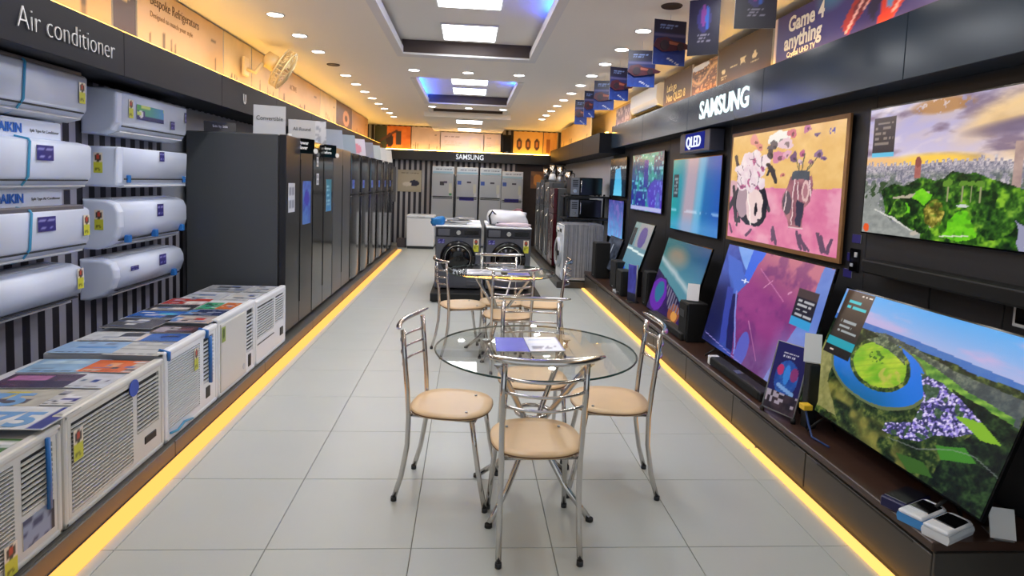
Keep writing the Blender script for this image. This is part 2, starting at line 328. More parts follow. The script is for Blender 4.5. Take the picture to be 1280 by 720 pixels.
    for q in [(.66, .43, .65, .8), (.6, .52, .58, .7), (.77, .44, .79, .56), (.63, .82, .74, .83), (.68, .45, .7, .6)]: im = put(im, line(uw, vw, *q, .004), (236, 206, 208))
    for q in [(.74, .98, .7, .86), (.8, .98, .74, .9), (.77, .98, .73, .88), (.9, .98, .86, .84), (.92, .98, .89, .86), (.94, .98, .96, .88), (.53, .98, .49, .84), (.5, .96, .485, .86), (.22, .96, .28, .9), (.05, .95, .02, .88)]: im = put(im, line(uw, vw, *q, .012), (104, 76, 100))
    return put(im, rect(u, v, .89, .05, .93, .1) & (cell(u * 120, v * 60, 4) > .4), (90, 80, 160))
def purple_abstract(u, v):
    n = fbm(u * 6 + v * 3, v * 5, 51, 5); uw, vw = warp(u, v, .012, 8, 53)
    im = mixc(n + .15, (100, 34, 104), (152, 62, 130)); im = put(im, np.clip(1.1 - v * 2.6 + (u - .7) * .8, 0, 1), (196, 118, 136)); im = put(im, np.clip((v - .65) * 3, 0, .8) * np.clip((u - .35) * 5, 0, 1), (104, 74, 128)); im = put(im, np.clip((fbm(u * 10, v * 7, 57) - .5) * 4, 0, .5), (96, 44, 110))
    im = put(im, poly(uw, vw, [(.93, 0), (1.1, 0), (1.1, .4), (.9, .75), (.82, 1.1), (.7, 1.1), (.88, .4)]), mixc(n, (78, 104, 186), (132, 158, 222))); im = put(im, np.clip((v - .5) * 3.4, 0, .8) * np.clip((u - .68) * 10, 0, 1), (128, 122, 184))
    im = put(im, poly(uw, vw, [(-.1, -.1), (.46, -.1), (.34, .3), (.25, .42), (.3, .7), (.42, 1.1), (-.1, 1.1)]), mixc(n * 1.3 - .15, (28, 44, 126), (84, 112, 206)))
    im = put(im, poly(uw, vw, [(.04, -.1), (.45, -.1), (.34, .26), (.2, .12)]), mixc(n, (92, 140, 224), (150, 186, 244))); im = put(im, poly(uw, vw, [(.3, -.1), (.46, -.1), (.34, .3), (.28, .25)]), (62, 106, 224)); im = put(im, poly(uw, vw, [(.02, .1), (.2, .14), (.32, .3), (.22, .5), (.1, .3)]), (70, 104, 200))
    im = put(im, np.clip(1.2 - ((u - .05) ** 2 * 22 + (v - .75) ** 2 * 5), 0, 1), (16, 22, 74)); im = put(im, poly(uw, vw, [(.2, .45), (.27, .45), (.37, .95), (.3, .95)]), (24, 24, 84)); im = put(im, poly(uw, vw, [(.12, .4), (.2, .4), (.28, .9), (.22, .95)]), (52, 66, 160))
    im = put(im, line(uw, vw, .24, .42, .4, .95, .008), (128, 136, 216)); im = put(im, ell(uw, vw, .46, .88, .06, .16), (88, 92, 186)); im = put(im, line(u, v, .02, .92, .5, 1, .004), (140, 130, 200))
    im = put(im, ell(u, v, .3, .3, .008, .022) | line(u, v, .26, .3, .34, .3, .003), (224, 232, 255)); im = put(im, line(u, v, .42, .15, .7, .35, .003), (200, 120, 170)); im = put(im, line(u, v, .45, .62, .62, .9, .003), (190, 118, 170)); im = put(im, line(u, v, .5, .3, .56, .22, .004) | line(u, v, .72, .28, .74, .26, .006), (210, 140, 180))
    im = put(im, rect(u, v, .79, .2, .95, .5), (34, 32, 46)); im = put(im, rect(u, v, .79, .2, .95, .27), (70, 58, 60)); im = put(im, rect(u, v, .79, .43, .95, .5), (52, 150, 206)); return words_(im, u, v, .81, .28, .94, .42, 4, (180, 180, 186))
def teal_shore(u, v):
    n = fbm(u * 5, v * 5, 61, 5); uw, vw = warp(u, v, .02, 7, 63)
    im = mixc(u * .8 + n * .3, (30, 112, 110), (8, 76, 132)); im = put(im, np.clip(1 - ((u - .35) ** 2 * 8 + (v - .22) ** 2 * 30), 0, .9), (146, 126, 106)); im = put(im, np.clip(v * 2.4 - .4, 0, .7) * (vw < .5 + .35 * u), (104, 150, 160))
    im = put(im, np.clip(1 - abs(vw - .28 - .33 * u) * 16, 0, .9), (176, 190, 196))
    lo = vw > .43 + .38 * u; im = np.where(lo[..., None], mixc(n * 1.3 - .1, (14, 10, 44), (64, 30, 110)), im)
    im = put(im, ell(uw, vw, .18, .76, .2, .22) & lo, (96, 30, 160)); im = put(im, ell(uw, vw, .2, .72, .1, .14) & lo, (34, 106, 140)); im = put(im, ell(uw, vw, .66, .88, .13, .12) & lo, (140, 76, 46)); im = put(im, ell(uw, vw, .68, .9, .07, .06) & lo, (206, 144, 70))
    return put(im, (poly(uw, vw, [(.3, .56), (.62, .68), (.8, .85), (.5, .85)]) & lo & (np.sin(u * 110) > 0)), (112, 106, 130))
def teal_ribbon(u, v):
    n = fbm(u * 4, v * 6, 71)
    im = mixc(u, (8, 156, 158), (18, 84, 178)); im = put(im, np.clip(1.5 - abs(u - .42 + .1 * (v - .5)) * 6, 0, 1), (172, 156, 172)); im = put(im, np.clip(1 - abs(u - .62 + .1 * (v - .5)) * 9, 0, .7), (120, 190, 222))
    im = put(im, np.clip((v - .75) * 3, 0, .5), (110, 170, 224)); im = put(im, np.clip(1 - abs(v - .72) * 40, 0, .5) * (n > .4), (220, 236, 255)); im = put(im, rect(u, v, .03, .2, .15, .55), (40, 46, 60)); im = words_(im, u, v, .05, .25, .14, .5, 5, (130, 150, 160)); return im
def sparkle(u, v):
    n = fbm(u * 7, v * 7, 81); im = mixc(v + n * .5 - .3, (18, 84, 112), (48, 36, 156)); im = put(im, np.clip((fbm(u * 9, v * 5, 85) - .5) * 5, 0, .8), (34, 170, 150)); im = put(im, (cell(u * 26, v * 24, 4) > .86) * .7, (120, 210, 230))
    im = put(im, rect(u, v, .42, .1, .56, .6) * .8, (40, 40, 150)); im = put(im, ell(u, v, .85, .75, .3, .3) * .5, (110, 60, 220)); im = put(im, rect(u, v, 0, .93, 1, 1), (176, 180, 226)); return im
def jelly(u, v):
    n = fbm(u * 6, v * 4, 91); im = mixc(n, (8, 16, 28), (24, 58, 84)); im = put(im, poly(u, v, [(.35, .3), (.65, .25), (.75, .6), (.8, 1), (.25, 1), (.32, .6)]), mixc(v, (40, 150, 214), (110, 206, 240))); im = put(im, rect(u, v, 0, .2, 1, .3) & (cell(u * 20, v * 30) > .5), (170, 190, 200)); return im
def lilac(u, v):
    n = fbm(u * 5, v * 8, 95); im = mixc(v + n * .4 - .2, (70, 72, 150), (110, 176, 230)); return put(im, (fbm(u * 20, v * 6, 96) > .6) * .6, (140, 110, 190))
def grey_arch(u, v):
    im = mixc(v, (120, 150, 150), (74, 130, 160)); im = put(im, rect(u, v, .3, 0, 1, .46), (142, 146, 152)); im = put(im, ell(u, v, .62, .26, .2, .2), (88, 74, 140)); im = put(im, line(u, v, 0, .5, 1, .56, .02), (214, 230, 230)); im = put(im, rect(u, v, 0, .1, .22, .45), (30, 36, 40)); return put(im, ell(u, v, .05, .95, .25, .12), (30, 80, 200))
def dim_city(u, v):
    n = fbm(u * 8, v * 9, 99); im = mixc(n, (18, 22, 30), (92, 100, 118)); return put(im, rect(u, v, .4, .2, .5, .9), (150, 156, 170))
def game_poster(u, v):
    n = fbm(u * 6, v * 8, 101); im = mixc(v, (30, 30, 104), (40, 34, 100)); im = put(im, ell(u, v, .5, .5, .36, .26), mixc(n, (24, 46, 150), (60, 140, 230))); im = put(im, ell(u, v, .28, .4, .1, .08), (206, 60, 120)); im = put(im, ell(u, v, .72, .42, .12, .1), (150, 60, 130)); im = put(im, line(u, v, .3, .62, .8, .7, .03), (140, 190, 250)); im = put(im, ell(u, v, .5, .45, .1, .14), (60, 150, 250)); im = put(im, (v > .72), mixc(n, (22, 20, 34), (90, 70, 80))); im = put(im, (v > .72) & (v < .9) & (cell(u * 12, v * 20, 3) > .66), (190, 180, 200)); im = words_(im, u, v, .25, .12, .8, .22, 2, (226, 226, 244), 1); return put(im, rect(u, v, .82, .05, .95, .07), (210, 210, 230))
def city_lights(u, v):
    n = fbm(u * 7, v * 10, 111); im = mixc(n, (62, 38, 34), (176, 120, 72)); im = put(im, np.clip(1 - abs(v - .4 - .2 * np.sin(u * 5)) * 10, 0, 1), (240, 190, 120)); im = put(im, (cell(u * 18, v * 26, 2) > .75) * .8, (232, 170, 110)); return put(im, ell(u, v, .3, .08, .4, .1), (230, 232, 236))
def tower_street(u, v):
    n = fbm(u * 9, v * 9, 113); im = mixc(n, (76, 60, 86), (160, 130, 140)); return put(im, (cell(u * 14, v * 5, 3) > .6) * .7, (206, 182, 180))
def dangler_print(u, v):
    n = fbm(u * 5, v * 6, 121); im = mixc(v, (12, 22, 66), (24, 60, 156)); im = put(im, v < .28, (14, 22, 62)); im = words_(im, u, v, .15, .08, .85, .2, 2, (120, 150, 220), 1); im = put(im, rect(u, v, 0, .3, 1, .38) * .6, (120, 110, 160)); im = put(im, (v > .75) * np.clip(n - .3, 0, .6), (60, 110, 210)); return put(im, line(u, v, .45, .84, .8, .98, .012), (220, 226, 240))
def dark_dangler(u, v):
    im = mixc(v, (24, 20, 66), (16, 18, 40)); im = put(im, ell(u, v, .5, .35, .22, .24), (44, 40, 110)); im = put(im, ell(u, v, .48, .3, .08, .2), (120, 50, 140)); im = put(im, ell(u, v, .6, .34, .06, .22), (40, 90, 190)); return words_(im, u, v, .3, .62, .75, .78, 3, (130, 126, 150), 1)
def game_banner(u, v):
    lb = u < .012; u = u * 1.5
    n = fbm(u * 8, v * 5, 131); im = mixc(v * .4 + n * .3, (62, 56, 138), (44, 44, 126)); im = put(im, np.clip(1 - ((u - .43) ** 2 * 60 + (v - .1) ** 2 * 12), 0, 1), (70, 130, 180))
    for c, q in [((176, 52, 58), [(.5, .72), (.56, .4), (.64, .1), (.8, 0), (.72, .3), (.62, .62), (.54, .92)]), ((120, 36, 60), [(.56, .5), (.64, .3), (.68, .4), (.58, .75)]), ((212, 64, 52), [(.7, .95), (.74, .3), (.84, 0), (.98, 0), (.9, .4), (.78, .9)]), ((40, 40, 84), [(.64, .62), (.7, .3), (.72, .5), (.68, .85)]), ((96, 150, 220), [(.74, .7), (.78, .2), (.8, .4), (.77, .75)])]: im = put(im, poly(u, v, q), c)
    for q in [(.53, .86, .66, .2), (.62, .6, .74, .1), (.78, .8, .9, .2)]: im = put(im, line(u, v, *q, .008), (246, 196, 200))
    return put(im, lb, (236, 220, 220))
def brown_icons(u, v):
    im = mixc(u, (86, 62, 34), (70, 50, 36))
    im = put(im, ell(u, v, .13, .62, .04, .06), (236, 214, 160)); im = put(im, ell(u, v, .72, .54, .045, .06), (236, 214, 160)); im = put(im, ell(u, v, .72, .46, .02, .04), (236, 214, 160)); im = put(im, poly(u, v, [(.46, .46), (.58, .46), (.54, .52), (.56, .62), (.52, .58), (.47, .62)]), (236, 214, 160)); im = words_(im, u, v, .08, .74, .2, .82, 2, (214, 190, 140)); im = words_(im, u, v, .27, .56, .4, .62, 1, (236, 214, 160)); im = words_(im, u, v, .45, .66, .6, .7, 1, (214, 190, 140)); im = words_(im, u, v, .66, .64, .8, .68, 1, (214, 190, 140))
    return put(im, rect(u, v, .9, .0, 1, .28), (60, 44, 36))
def brown_plain(u, v): return mixc(v, (70, 44, 30), (96, 66, 32))
def cream_banner(seed, tone=(222, 196, 160)):
    def f(u, v):
        n = fbm(u * 6, v * 3, seed); im = mixc(n, np.array(tone) * .93, np.array(tone) * 1.05); r = random.Random(seed)
        for i in range(5):
            x = r.uniform(.05, .9); w = r.uniform(.01, .03); h = r.uniform(.1, .3); im = put(im, rect(u, v, x, .95 - h, x + w, .97), np.array(tone) * r.uniform(.35, .7)); im = put(im, ell(u, v, x + w * .5, .95 - h, w * .7, .06), np.array(tone) * r.uniform(.4, .75))
        return words_(im, u, v, .82, .3, .93, .36, 1, np.array(tone) * .5, 2)
    return f
def fashion(u, v):
    n = fbm(u * 7, v * 5, 141); im = mixc(n, (70, 46, 56), (110, 76, 74)); im = put(im, ell(u, v, .6, .5, .2, .3), (196, 140, 110)); return put(im, ell(u, v, .6, .5, .09, .12), (70, 40, 40))
def kitchen_photo(u, v):
    n = fbm(u * 6, v * 5, 151); im = mixc(n, (196, 96, 36), (240, 150, 66)); im = put(im, (u < .35), (56, 64, 48)); im = put(im, ell(u, v, .42, .6, .1, .3), (40, 24, 24)); im = put(im, line(u, v, .1, .7, .6, .2, .04), (90, 50, 40)); im = put(im, rect(u, v, .6, .2, .75, .8), (50, 46, 52)); return im
def pale_banner(seed, tone):
    def f(u, v):
        im = full(u, tone); im = words_(im, u, v, .08, .15, .6, .3, 1, (120, 110, 140), seed); im = words_(im, u, v, .08, .4, .5, .7, 3, (190, 180, 200), seed); return put(im, ell(u, v, .8, .55, .15, .3) * .5, (236, 216, 206))
    return f
def plates(u, v):
    im = full(u, (232, 184, 104))
    for x in (.2, .5, .8): im = put(im, ell(u, v, x, .55, .1, .24), (70, 44, 34)); im = put(im, ell(u, v, x, .55, .05, .12), (190, 120, 60))
    return im
def wood_cup(u, v):
    n = fbm(u * 8, v * 4, 161); return put(mixc(n, (200, 140, 74), (236, 184, 110)), rect(u, v, .2, .3, .5, .9), (150, 90, 46))
def recipe_poster(u, v):
    im = full(u, (196, 188, 164)); im = words_(im, u, v, .1, .1, .9, .2, 1, (120, 112, 100)); im = put(im, ell(u, v, .7, .6, .22, .14), (44, 46, 70)); return put(im, ell(u, v, .4, .65, .2, .1), (226, 220, 206))
def energy_label(u, v):
    im = full(u, (206, 206, 60)); im = put(im, v < .45, (236, 224, 206)); im = put(im, ell(u, v, .5, .25, .36, .2), (70, 60, 50)); im = put(im, ell(u, v, .5, .2, .2, .1), (196, 70, 44)); return words_(im, u, v, .15, .55, .85, .9, 4, (120, 120, 30))
def ac_sticker(u, v):
    im = mixc(u, (90, 176, 84), (74, 150, 214)); im = put(im, v > .72, (40, 46, 110)); im = put(im, rect(u, v, .0, .35, .28, 1), (46, 50, 120)); im = put(im, ell(u, v, .14, .6, .08, .26), (232, 232, 240)); return put(im, (cell(u * 6, v * 4, 9) > .7) * (v < .7), (206, 226, 120))
def navy_sticker(u, v): return words_(full(u, (44, 38, 120)), u, v, .1, .2, .9, .8, 4, (150, 150, 214))
def spec_sheet(u, v):
    im = full(u, (214, 218, 226))
    for x in (.12, .55):
        for y in (.12, .56): im = put(im, rect(u, v, x, y, x + .33, y + .32), (150, 154, 170))
    return im
def blue_poster(u, v):
    n = fbm(u * 5, v * 8, 171); im = mixc(n, (36, 52, 160), (110, 170, 230)); return put(im, ell(u, v, .5, .4, .3, .2) * .8, (56, 40, 180))
def cyan_sheet(u, v):
    im = mixc(v, (40, 130, 150), (70, 140, 200)); return words_(im, u, v, .1, .1, .9, .9, 9, (170, 220, 236))
def brochure(base, seed, blocks=(), rnd=10):
    def f(u, v):
        n = fbm(u * 5, v * 5, seed); im = mixc(n, np.array(base) * .86, np.minimum(np.array(base) * 1.08, 255)); r = random.Random(seed)
        for c, q in blocks: im = put(im, rect(u, v, *q), mixc(fbm(u * 9, v * 9, seed + 7), np.array(c) * .8, np.minimum(np.array(c) * 1.15, 255)))
        for i in range(rnd):
            x, y = r.uniform(.02, .75), r.uniform(.02, .8); c = np.array(r.choice([(40, 42, 56), (60, 64, 80), (236, 238, 242), (236, 238, 242), (120, 130, 150), (90, 110, 170), (200, 190, 176)])); im = put(im, rect(u, v, x, y, x + r.uniform(.08, .34), y + r.uniform(.03, .16)) * .85, c)
        return words_(im, u, v, .1, .8, .9, .93, 2, np.array(base) * .5, seed)
    return f
# ------------------------------------------------------------------ materials
WHITE = mat('white_plastic', (232, 236, 242), .35); COOLW = mat('cool_white_plastic', (214, 224, 245), .35); OFFW = mat('warm_white_plastic', (214, 214, 210), .4)
GREYP = mat('pale_grey_plastic', (196, 200, 208), .45); BLACK = mat('black_plastic', (8, 8, 9), .55); GLOSSB = mat('black_gloss', (8, 8, 10), .12)
CLOTH = mat('speaker_cloth', (10, 10, 11), .9, bump=.3, scale=300); CHROME = mat('chrome', (212, 208, 204), .14, 1.)
STEEL = mat('brushed_steel', (150, 152, 156), .32, .85); DARKSTEEL = mat('dark_steel', (62, 64, 68), .38, .6); FASCIA = mat('slate_laminate', (20, 22, 30), .55, var=.08, scale=3, spec=.2)
FASCIAR = mat('reflection_tinted_laminate', (42, 54, 68), .2, var=.1, scale=2, spec=.3)  # fascia laminate with the bluish ceiling reflection put into its base colour
WALLDARK = mat('charcoal_laminate', (41, 41, 44), .5, var=.06, scale=4); PLINTH = mat('grey_laminate', (96, 93, 88), .45, var=.08, scale=6); PLINTHR = mat('dark_grey_laminate', (66, 62, 58), .4, var=.1, scale=6)
WOODTOP = mat('brown_laminate_top', (66, 46, 38), .3, var=.25, scale=9); SEATWOOD = mat('beech_plywood', (226, 192, 148), .35, var=.06, scale=12); SEATEDGE = mat('ply_edge', (120, 82, 52), .5)
CEIL = mat('ceiling_paint', (243, 240, 234), .7); TRAYDARK = mat('tray_brown', (74, 62, 58), .6); MOULD = mat('moulding_paint', (226, 226, 228), .6); CREAM = mat('cream_wall_paint', (226, 204, 160), .7)
GROUT = mat('grout', (112, 108, 102), .8); TILE = mat('porcelain_tile', (188, 193, 190), .36, var=.03, scale=3, spec=.35)
LETTERW = mat('white_lettering', (240, 240, 240), .5); LETTERS = mat('silver_lettering', (206, 206, 210), .3, .4); LETTERLIT = emis('lit_lettering', (235, 252, 255), 1.3)
BLUETAPE = mat('blue_tape', (40, 112, 190), .4); NAVY = mat('navy_card', (40, 36, 122), .5); CYANTAPE = mat('cyan_tape', (70, 160, 206), .4); PAPER = mat('white_card', (232, 234, 236), .6)
SLOT = mat('shadow_grey', (40, 42, 46), .6); RUBBER = mat('rubber', (22, 22, 22), .7)

def stripes(name, axis, period, a, b, duty=.5):
    m = bpy.data.materials.new(name); m.use_nodes = True; nt = m.node_tree; bs = nt.nodes['Principled BSDF']; bs.inputs['Roughness'].default_value = .5
    tc = nt.nodes.new('ShaderNodeTexCoord'); sp = nt.nodes.new('ShaderNodeSeparateXYZ'); nt.links.new(tc.outputs['Object'], sp.inputs[0])
    d = nt.nodes.new('ShaderNodeMath'); d.operation = 'MULTIPLY'; d.inputs[1].default_value = 1 / period; nt.links.new(sp.outputs[axis], d.inputs[0])
    fr = nt.nodes.new('ShaderNodeMath'); fr.operation = 'FRACT'; nt.links.new(d.outputs[0], fr.inputs[0])
    g = nt.nodes.new('ShaderNodeMath'); g.operation = 'GREATER_THAN'; g.inputs[1].default_value = duty; nt.links.new(fr.outputs[0], g.inputs[0])
    mx = nt.nodes.new('ShaderNodeMix'); mx.data_type = 'RGBA'; mx.inputs['A'].default_value = tuple(lin(a)) + (1,); mx.inputs['B'].default_value = tuple(lin(b)) + (1,)
    nt.links.new(g.outputs[0], mx.inputs['Factor']); nt.links.new(mx.outputs['Result'], bs.inputs['Base Color']); return m
STRIPE_L = stripes('striped_wallpaper_side', 1, .125, (160, 160, 172), (36, 34, 42), .5); STRIPE_B = stripes('striped_wallpaper_back', 0, .13, (196, 196, 200), (52, 50, 62), .5); STRIPE_R = stripes('fine_striped_wallpaper', 1, .07, (186, 190, 200), (226, 228, 236), .5)

# ------------------------------------------------------------------ the room
XL, XR, YB, ZC = -2.5, 2.35, 15.0, 2.85
floor = tagp(MB().box(XL, XR, -1.2, YB, -.06, -.006).build('floor', GROUT), kind='structure')
tile_me = MB().rbox(-.2985, .2985, -.2985, .2985, -.009, 0, .0015, 1).mesh('tile', TILE)
for i in range(7):
    for j in range(-6, 21):
        o = link('tile', tile_me, floor); o.location = (-1.998 + .3 + .6 * i, 2.467 + .3 + .6 * j, 0)
tagp(MB().box(XL - .1, XL, -1.2, YB, 0, ZC).build('wall_left', STRIPE_L), kind='structure')
wr = tagp(MB().box(XR, XR + .1, -1.2, YB, 0, ZC).build('wall_right', CREAM), kind='structure')
wb = tagp(MB().box(XL, XR, YB, YB + .1, 0, ZC).build('wall_back', STRIPE_B), kind='structure')
for k, (y0, y1) in enumerate([(-1.2, .45), (.45, 1.9), (1.9, 3.36), (3.36, 5.3), (5.3, 6.95), (6.95, 8.6), (8.6, 9.75)]):
    MB().rbox(XR - .04, XR, y0 + .002, y1 - .002, 0, 2.2, .003, 1).build('panel', WALLDARK, wr)
MB().rbox(XL, XL + .012, 5.12, 7.4, 1.2, 2.1, .003, 1).build('panel', mat('grey_wall_board', (150, 156, 166), .5), bpy.data.objects['wall_left'])
MB().box(XR - .03, XR - .001, 9.75, YB, 0, 2.3).build('wallpaper', STRIPE_R, wr)
MB().box(1.15, 2.3, YB - .03, YB - .001, 0, 2.05).build('wallpaper', mat('brown_wallpaper', (58, 46, 44), .6, var=.2, scale=8), wb)

X0, X1 = -.735, .592
ceil = MB()
ceil.box(XL, X0, -1.2, YB, ZC, ZC + .05).box(X1, XR, -1.2, YB, ZC, ZC + .05)
for y0, y1 in [(-1.2, 2.2), (6.4, 7.9), (10.3, 11.15), (11.6, YB)]: ceil.box(X0, X1, y0, y1, ZC, ZC + .05)
ceiling = ceil.build('ceiling', CEIL, kind='structure')
for y0, y1 in [(2.2, 6.4), (7.9, 10.3), (11.15, 11.6)]:
    MB().box(X0 - .3, X1 + .3, y0 - .1, y1 + .1, 2.98, 3.03).build('tray_lid', CEIL, ceiling)
    MB().box(X0 - .3, X1 + .3, y1 + .06, y1 + .1, ZC + .05, 2.98).box(X0 - .3, X1 + .3, y0 - .1, y0 - .06, ZC + .05, 2.98).box(X0 - .34, X0 - .3, y0 - .1, y1 + .1, ZC + .05, 2.98).box(X1 + .3, X1 + .34, y0 - .1, y1 + .1, ZC + .05, 2.98).build('tray_side', CEIL, ceiling)
    MB().box(X0, X1, y1 - .002, y1 + .02, ZC + .002, 2.985).build('tray_end', TRAYDARK, ceiling)
    MB().box(X0 - .06, X0 + .015, y0, y1, ZC - .018, ZC + .06).build('moulding', MOULD, ceiling)
    MB().box(X1 - .015, X1 + .06, y0, y1, ZC - .018, ZC + .06).build('moulding', MOULD, ceiling)
    MB().box(X0 - .06, X1 + .06, y1, y1 + .14, ZC - .018, ZC - .001).build('moulding', MOULD, ceiling)
MB().box(-.9, .74, 11.62, YB, 2.75, ZC - .001).build('dropped_soffit', CEIL, ceiling)
# fascias
def fascia(name, seg_axis, a0, a1, box, pieces, m):
    o = tagp(MB().box(*box).build(name, m), kind='structure')
    return o
t1 = tagp(MB().box(XL, -2.11, -1.2, 14.7, 2.11, 2.37).build('trim_1', FASCIA), kind='structure')
for k in range(11):
    y0 = 3.88 - 1.45 * 3 + 1.45 * k; y1 = min(y0 + 1.446, 14.7)
    MB().rbox(-2.112, -2.098, y0, y1, 2.108, 2.372, .002, 1).build('panel', FASCIA, t1)
t2 = tagp(MB().box(2.11, XR, -1.2, 9.05, 2.13, 2.44).build('trim_2', FASCIAR), kind='structure')
for y0, y1 in [(-1.1, .1), (.1, 1.47), (1.47, 2.88), (2.88, 4.33), (4.33, 5.85), (5.85, 7.4), (7.4, 9.05)]:
    MB().rbox(2.097, 2.109, y0 + .002, y1 - .002, 2.128, 2.454, .002, 1).build('panel', FASCIAR, t2)
t3 = tagp(MB().box(1.93, XR, 9.05, 14.7, 2.06, 2.36).build('trim_3', FASCIA), kind='structure')
for y0, y1 in [(9.05, 10.4), (10.4, 11.8), (11.8, 13.2), (13.2, 14.6)]: MB().rbox(1.918, 1.932, y0 + .003, y1 - .002, 2.058, 2.362, .002, 1).build('panel', FASCIA, t3)
t4 = tagp(MB().box(XL, XR, 14.7, YB, 2.03, 2.26).build('trim_4', mat('black_laminate', (26, 25, 27), .35)), kind='structure')
# lettering on the fascias
MX = Matrix
text('lettering', 'Air conditioner', .155, LETTERS, t1, frame((-2.096, 3.0, 2.185), (0, 1, 0), (0, 0, 1)), .004, bold=-.0035, sx=.8)
text('lettering', 'U', .13, LETTERS, t1, frame((-2.096, 5.8, 2.19), (0, 1, 0), (0, 0, 1)), .004, sx=.8)
text('lettering', 'SAMSUNG', .225, LETTERLIT, t2, frame((2.092, 5.53, 2.205), (0, -1, 0), (0, 0, 1)), .004, bold=.0035, sx=.97)
text('lettering', 'SAMSUNG', .17, emis('lit_lettering_soft', (236, 240, 246), 1.1), t4, frame((-.35, 14.69, 2.085), (1, 0, 0), (0, 0, 1)), .006, bold=.002, sx=.86)

# ------------------------------------------------------------------ lamps: floor strips, cove strips, tray strips
def strip(name, label, box, m, group, hold=None):
    t = thing(name, label, 'light strip', (box[0], box[2], box[4]), 0, group)
    x0, x1, y0, y1, z0, z1 = box
    MB().rbox(0, x1 - x0, 0, y1 - y0, 0, z1 - z0, .003, 1).build('diffuser', m, t)
    if hold: MB().box(*hold).build('channel', DARKSTEEL, t)
    return t
YEL = emis('yellow_strip_glow', (255, 188, 100), FLOORLED_L); GOLD = emis('golden_strip_glow', (255, 172, 84), FLOORLED_L); WARM = emis('amber_strip_glow', (255, 192, 84), COVE_L); WARMSOFT = emis('soft_amber_strip_glow', (255, 190, 78), COVE_L * 1.0); BLUEL = emis('blue_strip_glow', (30, 84, 255), BLUE_L)
strip('led_strip', 'golden light strip widened over its floor glow along the low plinth under the air conditioners', (-1.53, -1.448, .4, 13.4, 0, .02), GOLD, 'floor light strips', (-.006, 0, 0, 13, 0, .02))  # emissive strip widened to cover its pool of light on the floor
strip('led_strip', 'short yellow glowing light strip at the foot of the drawers below the river valley television', (1.73, 1.776, 2.04, 3.42, 0, .022), YEL, 'floor light strips')
strip('led_strip', 'long yellow glowing light strip at the foot of the drawers beyond the upright poster', (1.73, 1.776, 3.45, 8.95, 0, .022), YEL, 'floor light strips')
strip('cove_strip', 'amber cove light strip on the ledge below the cream banners over the air conditioners', (-2.145, -2.118, -.8, 14.6, 2.373, 2.381), WARM, 'cove light strips')
strip('cove_strip', 'amber cove light strip above the gaming banner side of the shop', (2.112, 2.128, -.8, 8.9, 2.443, 2.449), WARMSOFT, 'cove light strips')
strip('cove_strip', 'amber cove light strip above the dark fascia over the microwaves', (2.03, 2.06, 9.1, 14.6, 2.363, 2.378), WARM, 'cove light strips')
strip('cove_strip', 'amber cove light strip on the ledge below the back wall banners', (-2.1, 1.9, 14.74, 14.77, 2.263, 2.278), WARM, 'cove light strips')
strip('tray_strip', 'blue light strip hidden beside the large near ceiling tray', (.66, .69, 2.6, 5.1, 2.9, 2.912), BLUEL, 'blue tray strips')
strip('tray_strip', 'blue light strip hidden along the wall fan side of the second ceiling tray', (-.84, -.81, 8.2, 10.2, 2.9, 2.912), BLUEL, 'blue tray strips')
strip('tray_strip', 'short blue light strip hidden along the poster side of the second ceiling tray', (.66, .7, 8.0, 8.9, 2.905, 2.92), BLUEL, 'blue tray strips')
PANEL = emis('panel_diffuser', (250, 252, 255), PANEL_L); DOWN = emis('downlight_lens', (250, 250, 246), DOWN_L); DEADLENS = mat('dark_lens', (70, 56, 44), .4)
for k, (y, z, lab) in enumerate([(3.0, 2.975, 'square white ceiling panel light above the shop entrance side'), (3.85, 2.975, 'square white ceiling panel light just before the top edge of view'), (4.8, 2.975, 'bright ceiling panel light cut by the top edge of the photo in the near tray'), (5.95, 2.975, 'bright ceiling panel light at the far end of the near tray'), (8.7, 2.975, 'bright ceiling panel light at the near end of the second tray'), (9.68, 2.975, 'bright ceiling panel light at the far end of the second tray'), (12.2, 2.745, 'nearer small ceiling panel light in front of the back wall'), (14.0, 2.745, 'farther small ceiling panel light close to the back banners')]):
    t = thing('panel_light', lab, 'ceiling light', (-.045, y, z), 0, 'ceiling panel lights')
    MB().box(-.265, .265, -.3, .3, -.012, 0).build('frame', MOULD, t); MB().box(-.25, .25, -.285, .285, -.016, -.012).build('diffuser', PANEL, t)
def downlight(x, y, lab, lit=True, grp='recessed downlights'):
    t = thing('downlight', lab, 'downlight', (x, y, ZC), 0, grp)
    MB().ring((0, 0, -.002), .068, .008, (0, 0, 1), 20, 5).build('trim_ring', MOULD if lit else TRAYDARK, t)
    MB().disc((0, 0, -.003), .062, 'z', .004, 20).build('lens', DOWN if lit else DEADLENS, t)
    if lit:
        l = bpy.data.lights.new('lamp', 'AREA'); l.shape = 'DISK'; l.size = .1; l.energy = DOWN_W; l.color = (1, .99, .97)
        o = bpy.data.objects.new('lamp', l); COL.objects.link(o); o.parent = t; o.location = (0, 0, -.012)
for k in range(16):
    y = 5.18 + .705 * (k - 4)
    if k < 4: lab = '%s downlight before the first one seen in the row over the wall air conditioners' % ORD[3 - k]
    elif k == 7: lab = 'unlit dark round downlight between lit ones above the row of fridges'
    else: lab = '%s lit ceiling downlight from the camera in the row above the fridges' % ORD[k - 4 - (k > 7)]
    downlight(-1.62, y, lab, k != 7)
for k in range(15):
    y = 4.33 + .71 * (k - 3)
    if k < 3: lab = '%s downlight before the unlit one in the row over the televisions' % ORD[2 - k]
    elif k == 3: lab = 'unlit dark round downlight nearest the hanging blue cards'
    else: lab = '%s lit ceiling downlight from the camera in the row beside the hanging cards' % ORD[k - 4]
    downlight(1.39, y, lab, k != 3)
